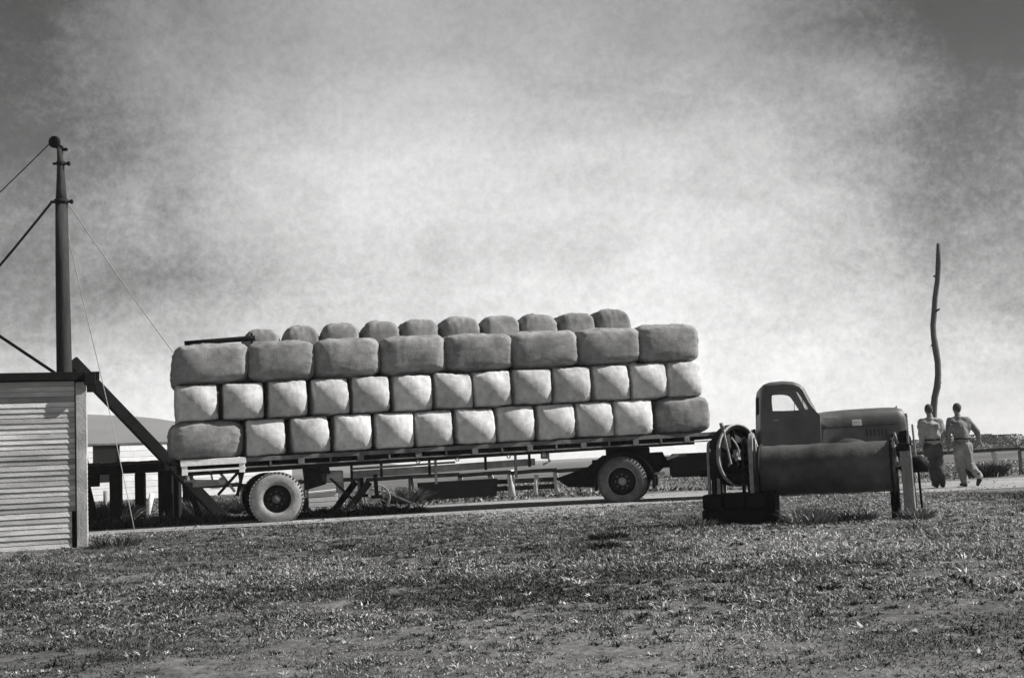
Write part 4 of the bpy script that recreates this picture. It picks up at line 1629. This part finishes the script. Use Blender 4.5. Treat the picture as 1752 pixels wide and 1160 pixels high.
def person(loc, rz, label, P, shirt, trous):
    t = thing('person', label, 'person', loc, rz)
    # P: joint dictionary, metres; x right, y forward (the way the person walks), z up
    J = {k: Vector(v) for k, v in P.items()}
    seg = []
    seg += [(J['pelvis'], 0.125, J['waist'], 0.118), (J['waist'], 0.118, J['chest'], 0.135), (J['chest'], 0.13, J['neck0'], 0.075), (J['neck0'], 0.066, J['neck1'], 0.062)]
    for s in ('L', 'R'):
        seg += [(J['chest'] + Vector((0, 0, 0.05)), 0.11, J['sh' + s], 0.062), (J['neck0'], 0.06, J['sh' + s], 0.055),
                (J['sh' + s], 0.056, J['el' + s], 0.042), (J['el' + s], 0.041, J['wr' + s], 0.028),
                (J['pelvis'] + Vector((0.05 if s == 'R' else -0.05, 0, -0.02)), 0.115, J['hip' + s], 0.095), (J['hip' + s], 0.092, J['kn' + s], 0.058), (J['kn' + s], 0.057, J['kn' + s].lerp(J['an' + s], 0.35), 0.056),
                (J['kn' + s].lerp(J['an' + s], 0.35), 0.056, J['an' + s], 0.037), (J['an' + s], 0.04, J['an' + s] + (J['toe' + s] - J['an' + s]) * 0.9, 0.032)]
        d = J['wr' + s] - J['el' + s]
        sg = 1 if s == 'R' else -1
        seg += hand(J['wr' + s], d, (0, 1 * sg, 0), (-0.2 * sg, 0.9, 0))
    hc = J['head']
    ell = [(hc, (0.084, 0.102, 0.115)), (hc + Vector((0, 0.028, -0.062)), (0.058, 0.068, 0.062)),
           (hc + Vector((0, 0.098, -0.012)), (0.012, 0.018, 0.022)), (hc + Vector((0, 0.085, 0.028)), (0.05, 0.014, 0.010)), (hc + Vector((0, 0.09, -0.058)), (0.022, 0.010, 0.007))]
    for sx in (-1, 1):
        ell.append((hc + Vector((sx * 0.078, -0.005, -0.008)), (0.010, 0.018, 0.030)))
    blob('body', seg, 0.0075, 'skin', t, 0.0, 2, ell)
    for sx in (-1, 1):
        e = MB()
        e.lathe(hc + Vector((sx * 0.031, 0.082, 0.008)), (0, 1, 0), [(-0.008, 0.0), (-0.006, 0.009), (0.003, 0.011), (0.010, 0.007), (0.012, 0)], 10)
        e.build('eye', 'railwhite', t)
    blob('hair', [], 0.008, 'hair', t, 0.006, 1, [(hc + Vector((0, -0.02, 0.022)), (0.088, 0.100, 0.100)), (hc + Vector((0, -0.045, -0.015)), (0.074, 0.062, 0.068))])
    sg_ = [(J['pelvis'] + Vector((0, 0, 0.08)), 0.16, J['waist'], 0.165), (J['waist'], 0.165, J['chest'], 0.172), (J['chest'], 0.155, J['neck0'] + Vector((0, 0, -0.02)), 0.09)]
    for s in ('L', 'R'):
        sg_ += [(J['waist'], 0.13, J['sh' + s] + Vector((0, 0, -0.10)), 0.10), (J['chest'], 0.13, J['sh' + s], 0.08), (J['neck0'] + Vector((0, 0, -0.02)), 0.075, J['sh' + s], 0.072), (J['sh' + s], 0.078, J['el' + s], 0.062)]
        if P.get('long' + s):
            pass
        sg_ += [(J['el' + s], 0.062, J['el' + s].lerp(J['wr' + s], 0.55 if s == 'R' else 0.8), 0.05)]
    blob('shirt', sg_, 0.012, shirt, t, 0.014, 2)
    tg = [(J['pelvis'], 0.145, J['pelvis'] + Vector((0, 0, 0.10)), 0.142)]
    for s in ('L', 'R'):
        tg += [(J['pelvis'] + Vector((0.05 if s == 'R' else -0.05, -0.01, -0.02)), 0.135, J['hip' + s], 0.125), (J['hip' + s], 0.125, J['kn' + s], 0.092), (J['kn' + s], 0.090, J['an' + s] + Vector((0, 0, 0.02)), 0.072)]
    blob('trousers', tg, 0.012, trous, t, 0.02, 2)
    b = MB()
    b.lathe(J['pelvis'] + Vector((0, 0, 0.11)), (0, 0, 1), [(-0.018, 0.14), (-0.018, 0.166), (0.018, 0.166), (0.018, 0.14)], 28, closed=True)
    b.build('belt', 'shoe', t)
    for s in ('L', 'R'):
        a, e = J['an' + s], J['toe' + s]
        h = a + (a - e) * 0.25
        h.z = min(a.z, e.z) + 0.0 if abs(a.z - e.z) < 0.08 else a.z - 0.05
        blob('boot', [(a + Vector((0, 0, 0.06)), 0.052, a, 0.05), (a, 0.05, a.lerp(e, 0.6), 0.042), (a.lerp(e, 0.6), 0.042, e, 0.034), (h, 0.04, e, 0.033)], 0.01, 'shoe', t, 0.0, 2)
    return t


person((9.02, 26.95, 0), R(-6), 'man in a light shirt and dark baggy trousers walking away, nearest the lorry', dict(
    pelvis=(0, 0, 0.93), waist=(0.01, 0, 1.10), chest=(0.0, 0.01, 1.30), neck0=(-0.01, 0.02, 1.49), neck1=(-0.02, 0.03, 1.57), head=(-0.03, 0.04, 1.70),
    shL=(-0.205, 0.0, 1.43), elL=(-0.235, -0.02, 1.14), wrL=(-0.215, 0.03, 0.90), shR=(0.18, 0.01, 1.42), elR=(0.26, 0.05, 1.15), wrR=(0.24, 0.22, 1.0),
    hipL=(-0.09, 0, 0.88), knL=(-0.06, 0.10, 0.48), anL=(-0.0, -0.02, 0.09), toeL=(0.0, 0.17, 0.05),
    hipR=(0.09, 0, 0.88), knR=(0.10, 0.05, 0.47), anR=(0.13, -0.05, 0.10), toeR=(0.14, 0.13, 0.05)), 'shirt', 'trouser')
person((9.53, 26.7, 0), R(6), 'man in a dull shirt and pale trousers walking away with arms swung wide', dict(
    pelvis=(0.04, 0, 0.93), waist=(0.03, 0, 1.10), chest=(0.0, 0.02, 1.29), neck0=(0.0, 0.03, 1.48), neck1=(0.0, 0.04, 1.56), head=(0.0, 0.05, 1.69),
    shL=(-0.185, 0.02, 1.42), elL=(-0.27, 0.0, 1.13), wrL=(-0.20, 0.14, 0.92), shR=(0.185, 0.0, 1.42), elR=(0.36, -0.05, 1.17), wrR=(0.45, 0.0, 0.93),
    hipL=(-0.05, 0, 0.88), knL=(0.0, 0.12, 0.48), anL=(0.03, 0.02, 0.09), toeL=(0.03, 0.20, 0.05),
    hipR=(0.13, 0, 0.88), knR=(0.17, 0.02, 0.48), anR=(0.22, -0.28, 0.20), toeR=(0.23, -0.16, 0.05)), 'shirt2', 'trouser2')


# ------------------------------------------------------------------ vegetation
def leaves(name, P, H_, W_, tone, lean, mm, curl=0.3, kind=None, flat=None):
    """many small leaf blades: P base points (n,3), heights, widths, tones, lean vectors"""
    n = len(P)
    th = rng.uniform(0, 2 * np.pi, n)
    side = np.stack([np.cos(th), np.sin(th), np.zeros(n)], 1)
    up = np.stack([lean[:, 0], lean[:, 1], np.ones(n)], 1)
    up /= np.linalg.norm(up, axis=1)[:, None]
    v = np.empty((n, 5, 3))
    v[:, 0] = P - side * (W_ * 0.3)[:, None]
    v[:, 1] = P + side * (W_ * 0.3)[:, None]
    mid_ = P + up * (H_ * 0.55)[:, None]
    v[:, 2] = mid_ + side * (W_ * 0.55)[:, None]
    v[:, 3] = mid_ - side * (W_ * 0.55)[:, None]
    tip = P + up * H_[:, None]
    tip[:, 0] += lean[:, 0] * H_ * curl
    tip[:, 1] += lean[:, 1] * H_ * curl
    tip[:, 2] -= H_ * 0.12
    v[:, 4] = tip
    me = bpy.data.meshes.new(name)
    me.vertices.add(n * 5)
    me.vertices.foreach_set('co', v.astype(np.float32).ravel())
    b = (np.arange(n) * 5)[:, None]
    q = (b + np.array([[0, 1, 2, 3]])).ravel()
    t_ = (b + np.array([[3, 2, 4]])).ravel()
    me.loops.add(n * 7)
    me.loops.foreach_set('vertex_index', np.concatenate([q, t_]).astype(np.int32))
    me.polygons.add(n * 2)
    ls_ = np.concatenate([np.arange(n) * 4, n * 4 + np.arange(n) * 3]).astype(np.int32)
    me.polygons.foreach_set('loop_start', ls_)
    me.update(calc_edges=True)
    at = me.attributes.new('tone', 'FLOAT', 'POINT')
    at.data.foreach_set('value', np.repeat(tone, 5).astype(np.float32))
    me.materials.append(MAT[mm])
    o = bpy.data.objects.new(name, me)
    COL.objects.link(o)
    if kind:
        o['kind'] = kind
    return o


class VNoise:
    def __init__(self, seed):
        self.g = np.random.default_rng(seed).uniform(-1, 1, (256, 256))

    def __call__(self, x, y):
        xi, yi = np.floor(x).astype(int), np.floor(y).astype(int)
        fx, fy = x - xi, y - yi
        fx = fx * fx * (3 - 2 * fx)
        fy = fy * fy * (3 - 2 * fy)
        g_ = self.g
        a = g_[xi % 256, yi % 256]
        b = g_[(xi + 1) % 256, yi % 256]
        c = g_[xi % 256, (yi + 1) % 256]
        d = g_[(xi + 1) % 256, (yi + 1) % 256]
        return (a * (1 - fx) + b * fx) * (1 - fy) + (c * (1 - fx) + d * fx) * fy


vn1, vn2, vn3 = VNoise(1), VNoise(2), VNoise(3)


def ground_z(x, y):
    # bilinear look-up in the ground grid
    gxs, gys = np.array(xs), np.array(ys)
    Z = np.array([q[2] for q in gv]).reshape(len(ys), len(xs))
    i = np.clip(np.searchsorted(gxs, x) - 1, 0, len(gxs) - 2)
    j = np.clip(np.searchsorted(gys, y) - 1, 0, len(gys) - 2)
    fx = (x - gxs[i]) / (gxs[i + 1] - gxs[i])
    fy = (y - gys[j]) / (gys[j + 1] - gys[j])
    return (Z[j, i] * (1 - fx) + Z[j, i + 1] * fx) * (1 - fy) + (Z[j + 1, i] * (1 - fx) + Z[j + 1, i + 1] * fx) * fy


def scatter(n, y0, y1, spread=0.5, pw=1.0):
    y = y0 + (y1 - y0) * rng.uniform(0, 1, n) ** pw
    x = rng.uniform(-1, 1, n) * (y * spread + 0.8)
    return x, y


def off_of(x, y):
    return (x - O.x) * NF.x + (y - O.y) * NF.y, (x - O.x) * U.x + (y - O.y) * U.y


def keep_grass(x, y, far=False):
    b, a = off_of(x, y)
    n0 = -1.35 + 0.5 * vn1(a * 0.5 + 9, a * 0 + 3) + 0.25 * vn2(a * 2.1, a * 0 + 1)
    if far:
        return b > 5.4 + 0.6 * vn1(a * 0.5, a * 0 + 7)
    k = (b < n0) | ((b < n0 + 1.0) & (rng.uniform(0, 1, len(x)) < 0.28 * (0.5 + vn2(x * 2.3, y * 2.3))))
    # keep out of the shed
    sx = (x + 6.19) * math.cos(SH) + (y - 17.86) * math.sin(SH)
    sy = -(x + 6.19) * math.sin(SH) + (y - 17.86) * math.cos(SH)
    return k & ~((sx < 0.02) & (sy > -0.06) & (sy < 3.4))


def grass_field(name, n, y0, y1, hmin, hmax, wmin, wmax, pw, tone_k=1.0, far=False, lean_s=0.8):
    x, y = scatter(n, y0, y1, 0.52 if not far else 0.5, pw)
    clump = 0.5 * vn1(x * 2.3, y * 2.3) + 0.5 * vn2(x * 6.1, y * 6.1)
    k = keep_grass(x, y, far) & (rng.uniform(-0.6, 0.6, n) < 1.5 * clump + 0.2)
    x, y, clump = x[k], y[k], clump[k] + 0.25 * vn3(x[k] * 11, y[k] * 11)
    n = len(x)
    z = ground_z(x, y) - 0.004
    patch = vn3(x * 0.33 + 5, y * 0.33) * 0.6 + vn1(x * 0.9, y * 0.9 + 31) * 0.4
    H_ = rng.uniform(hmin, hmax, n) * (1 + 0.55 * clump) * (np.clip(y / 12, 0.45, 1) if not far else 1)
    W_ = rng.uniform(wmin, wmax, n) * (np.clip(y / 11, 0.5, 1) if not far else 1)
    # young green growth is darker, dried-off stems are pale: more dry stems by the track and front centre, fewer leftwards to paint a vignette
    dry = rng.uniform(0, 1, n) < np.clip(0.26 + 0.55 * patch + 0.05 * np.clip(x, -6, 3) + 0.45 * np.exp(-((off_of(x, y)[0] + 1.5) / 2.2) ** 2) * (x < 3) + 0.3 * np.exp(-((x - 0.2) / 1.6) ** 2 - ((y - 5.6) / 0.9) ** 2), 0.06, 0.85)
    tone = np.where(dry, rng.uniform(1.8, 4.2, n), rng.uniform(0.25, 1.2, n)) * (1 + 0.55 * patch) * tone_k * (1 - 0.45 / (1 + np.exp((x + 1.6) * 1.6)) * (y < 15) * np.clip((15 - y) / 3, 0, 1))  # left foreground vignette shade painted into the leaf tone
    lean = rng.normal(0, lean_s, (n, 2))
    P = np.stack([x, y, z], 1)
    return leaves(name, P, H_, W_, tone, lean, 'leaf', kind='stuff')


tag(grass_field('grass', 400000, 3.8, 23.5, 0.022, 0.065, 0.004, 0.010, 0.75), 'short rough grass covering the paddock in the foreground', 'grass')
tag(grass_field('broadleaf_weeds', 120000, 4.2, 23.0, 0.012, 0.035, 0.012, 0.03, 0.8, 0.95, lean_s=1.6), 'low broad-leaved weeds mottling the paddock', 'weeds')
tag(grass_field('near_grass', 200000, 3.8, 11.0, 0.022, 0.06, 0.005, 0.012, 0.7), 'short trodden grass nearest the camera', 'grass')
n_ = 14000  # dark weeds added to thicken the shadow strip under the trailer
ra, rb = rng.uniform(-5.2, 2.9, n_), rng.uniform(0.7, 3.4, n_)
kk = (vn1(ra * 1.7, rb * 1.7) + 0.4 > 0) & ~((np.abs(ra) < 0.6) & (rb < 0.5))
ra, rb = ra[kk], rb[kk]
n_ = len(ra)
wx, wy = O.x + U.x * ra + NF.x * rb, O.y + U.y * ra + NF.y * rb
tag(leaves('shade_weeds', np.stack([wx, wy, ground_z(wx, wy)], 1), rng.uniform(0.05, 0.2, n_) * (1 + 0.5 * vn2(ra * 2, rb * 2)), rng.uniform(0.012, 0.03, n_), rng.uniform(0.1, 0.6, n_), rng.normal(0, 0.6, (n_, 2)), 'leaf', kind='stuff'),
    'dark weeds added to deepen the shade under the trailer tail', 'weeds')


def rosettes(nc, per):
    x, y = scatter(nc, 4.4, 22.5, 0.52, 0.8)
    pt = vn3(x * 0.7 + 9, y * 0.7) + 0.6 * vn2(x * 1.9, y * 1.9 + 5)
    k = keep_grass(x, y) & (rng.uniform(-1.2, 1.2, nc) < pt + 0.1)
    x, y = x[k], y[k]
    nc = len(x)
    sz = rng.uniform(0.014, 0.042, nc) * np.clip(y / 9, 0.6, 1) * (1 + 0.6 * (rng.uniform(0, 1, nc) < 0.12))
    tn = np.where(rng.uniform(0, 1, nc) < 0.30 + 0.02 * x, rng.uniform(2.2, 4.6, nc), rng.uniform(0.08, 0.45, nc))
    X = np.repeat(x, per); Y = np.repeat(y, per); Z = np.repeat(ground_z(x, y), per)
    sr = np.repeat(sz, per)
    n = nc * per
    th = rng.uniform(0, 2 * np.pi, n)
    rr = sr * rng.uniform(0, 0.9, n)
    P = np.stack([X + rr * np.cos(th), Y + rr * np.sin(th), Z - 0.003], 1)
    lean = np.stack([np.cos(th), np.sin(th)], 1) * rng.uniform(0.2, 1.6, (n, 1))
    return leaves('weed_rosettes', P, sr * rng.uniform(0.6, 1.2, n), sr * rng.uniform(0.16, 0.34, n), np.repeat(tn, per) * rng.uniform(0.75, 1.25, n), lean, 'leaf', kind='stuff')


tag(rosettes(21000, 15), 'dark and pale rosettes of small weeds dotted over the paddock', 'weeds')
tag(grass_field('far_grass', 60000, 26.5, 60, 0.05, 0.14, 0.02, 0.05, 1.3, 0.8, True), 'grass growing along the fence beyond the lorry', 'grass')


def tuft(name, x, y, n, h_, r_, tone, label, cat='weed', mm='leaf', wd=0.014):
    th = rng.uniform(0, 2 * np.pi, n)
    rr = r_ * np.sqrt(rng.uniform(0, 1, n))
    px = x + rr * np.cos(th)
    py = y + rr * np.sin(th)
    P = np.stack([px * 0 + rr * np.cos(th), rr * np.sin(th), np.zeros(n)], 1)
    lean = np.stack([np.cos(th), np.sin(th)], 1) * (rr / r_ * 0.8)[:, None] + rng.normal(0, 0.3, (n, 2))
    H_ = h_ * rng.uniform(0.5, 1.05, n)
    o = leaves(name, P, H_, rng.uniform(wd * 0.6, wd * 1.5, n), rng.uniform(0.4, 1.6, n) * tone, lean, mm)
    o.location = (x, y, float(ground_z(np.array([x]), np.array([y]))[0]))
    return tag(o, label, cat, 'weed tufts in the paddock')


def gp(px, py):
    """ground point from metres table"""
    return px, py


TU = [((3.78, 16.3), 420, 0.26, 0.30, 2.6, 'pale seeding weed tuft under the left end of the winch drum'),
      ((4.45, 16.6), 260, 0.18, 0.28, 1.6, 'grass tuft beneath the right half of the winch drum'),
      ((2.25, 16.4), 260, 0.14, 0.30, 1.0, 'low dark tuft at the left foot of the winch base'),
      ((1.02, 14.6), 300, 0.12, 0.22, 0.4, 'small dark weed clump in the paddock left of the winch'),
      ((0.86, 13.4), 220, 0.11, 0.18, 0.45, 'dark weed clump nearer the camera, below the one left of the winch'),
      ((-2.2, 15.4), 160, 0.10, 0.12, 0.4, 'small dark weed in the grass below the trailer rear wheel'),
      ((-5.75, 17.7), 380, 0.2, 0.30, 0.8, 'rank grass tuft at the foot of the shed corner post'),
      ((5.05, 15.9), 200, 0.2, 0.2, 1.6, 'thin grass tuft around the right timber post of the winch'),
      ((8.4, 20.4), 260, 0.13, 0.3, 0.6, 'dark weed clump right of the winch near the track')]
for (xy, n_, h_, r_, tn, lb) in TU:
    tuft('weed_tuft', xy[0], xy[1], n_, h_, r_, tn, lb)
TB = [((-7.1, 27.9), 'grey weed clump under the loading platform end'), ((-6.3, 28.6), 'weed clump behind the foot of the slanting beam'), ((-5.3, 29.0), 'weed clump seen behind the trailer rear wheel'),
      ((-8.9, 27.2), 'weed clump between the platform posts'), ((-2.9, 30.4), 'weed clump beyond the folded landing leg'), ((12.6, 33.8), 'dark shrub behind the fence right of the men')]
for k, (xy, lb) in enumerate(TB):
    tuft('weed_clump', xy[0], xy[1], 900, 0.5, 0.5, 1.2 if k != 5 else 0.5, lb, wd=0.03)


# low scrub along the far right horizon
def scrub(x, y, w_, h_, label):
    t = thing('scrub_tree', label, 'tree', (x, y, 0), 0, 'scrub trees along the far horizon')
    m = MB()
    for k in range(3):
        a = k * 2.1
        m.tube([(0, 0, 0), (0.2 * w_ * math.cos(a), 0.2 * w_ * math.sin(a), h_ * 0.5), (0.32 * w_ * math.cos(a), 0.3 * w_ * math.sin(a), h_ * 0.8)], [0.12, 0.08, 0.03], 6)
    m.build('trunk', 'darkwood', t)
    n = 2600
    cs = np.array([[rng.uniform(-0.4, 0.4) * w_, rng.uniform(-0.3, 0.3) * w_, rng.uniform(0.35, 0.8) * h_, rng.uniform(0.16, 0.3)] for _ in range(9)])
    ci = rng.integers(0, 9, n)
    d = rng.normal(0, 1, (n, 3))
    d /= np.linalg.norm(d, axis=1)[:, None]
    P = cs[ci, :3] + d * (cs[ci, 3] * w_ * rng.uniform(0.6, 1.0, n))[:, None] * np.array([1, 1, 0.6])
    P[:, 2] = np.clip(P[:, 2], 0.05, h_)
    o = leaves('crown', P, rng.uniform(0.12, 0.28, n), rng.uniform(0.1, 0.26, n), rng.uniform(0.6, 1.2, n), rng.normal(0, 0.8, (n, 2)), 'bush')
    o.parent = t
    return t


SC = [(66, 4.2, 2.4), (74, 6.0, 2.2), (82, 3.6, 3.6), (89, 7.5, 2.6), (97, 5.0, 3.4), (105, 8.0, 2.8), (59.5, 4.4, 1.9), (113, 7, 3.2), (122, 9, 3.0)]
for i, (x, w_, h_) in enumerate(SC):
    scrub(x, 180 + 4 * (i % 3), w_ * 1.5, h_ * 0.8, 'distant %s scrub tree on the far right horizon, %s from the men' % (('low rounded', 'taller', 'spreading')[i % 3], ORD[(0, 2, 3, 4, 5, 6, 1, 7, 8)[i]]))
ridge = MB()
rx = [-2600 + 65 * i for i in range(81)]
rv = []
for x in rx:
    hh = 2 + 2 * noise.noise(Vector((x * 0.004, 0, 0))) + 3 * noise.noise(Vector((x * 0.03, 2, 0)))
    rv += [(x, 1500, -1), (x, 1520, hh * 0.8), (x, 1570, hh), (x, 1640, -1)]
rfx = [(i * 4 + k, (i + 1) * 4 + k, (i + 1) * 4 + k + 1, i * 4 + k + 1) for i in range(80) for k in range(3)]
ridge.add(rv, rfx, True)
ridge.build('far_ridge', 'hill', kind='structure')

# ------------------------------------------------------------------ air
hz_m = bpy.data.materials.new('air')
hz_m.use_nodes = True
hz_m.node_tree.nodes.clear()
ho = hz_m.node_tree.nodes.new('ShaderNodeOutputMaterial')
hp = hz_m.node_tree.nodes.new('ShaderNodeVolumePrincipled')
hp.inputs['Color'].default_value = (0.95, 0.95, 0.95, 1)
hp.inputs['Density'].default_value = 0.0004
hz_m.node_tree.links.new(hp.outputs[0], ho.inputs['Volume'])
m = MB()
m.box((0, 800, 33), (6400, 3600, 75))
m.build('haze', hz_m, kind='stuff')
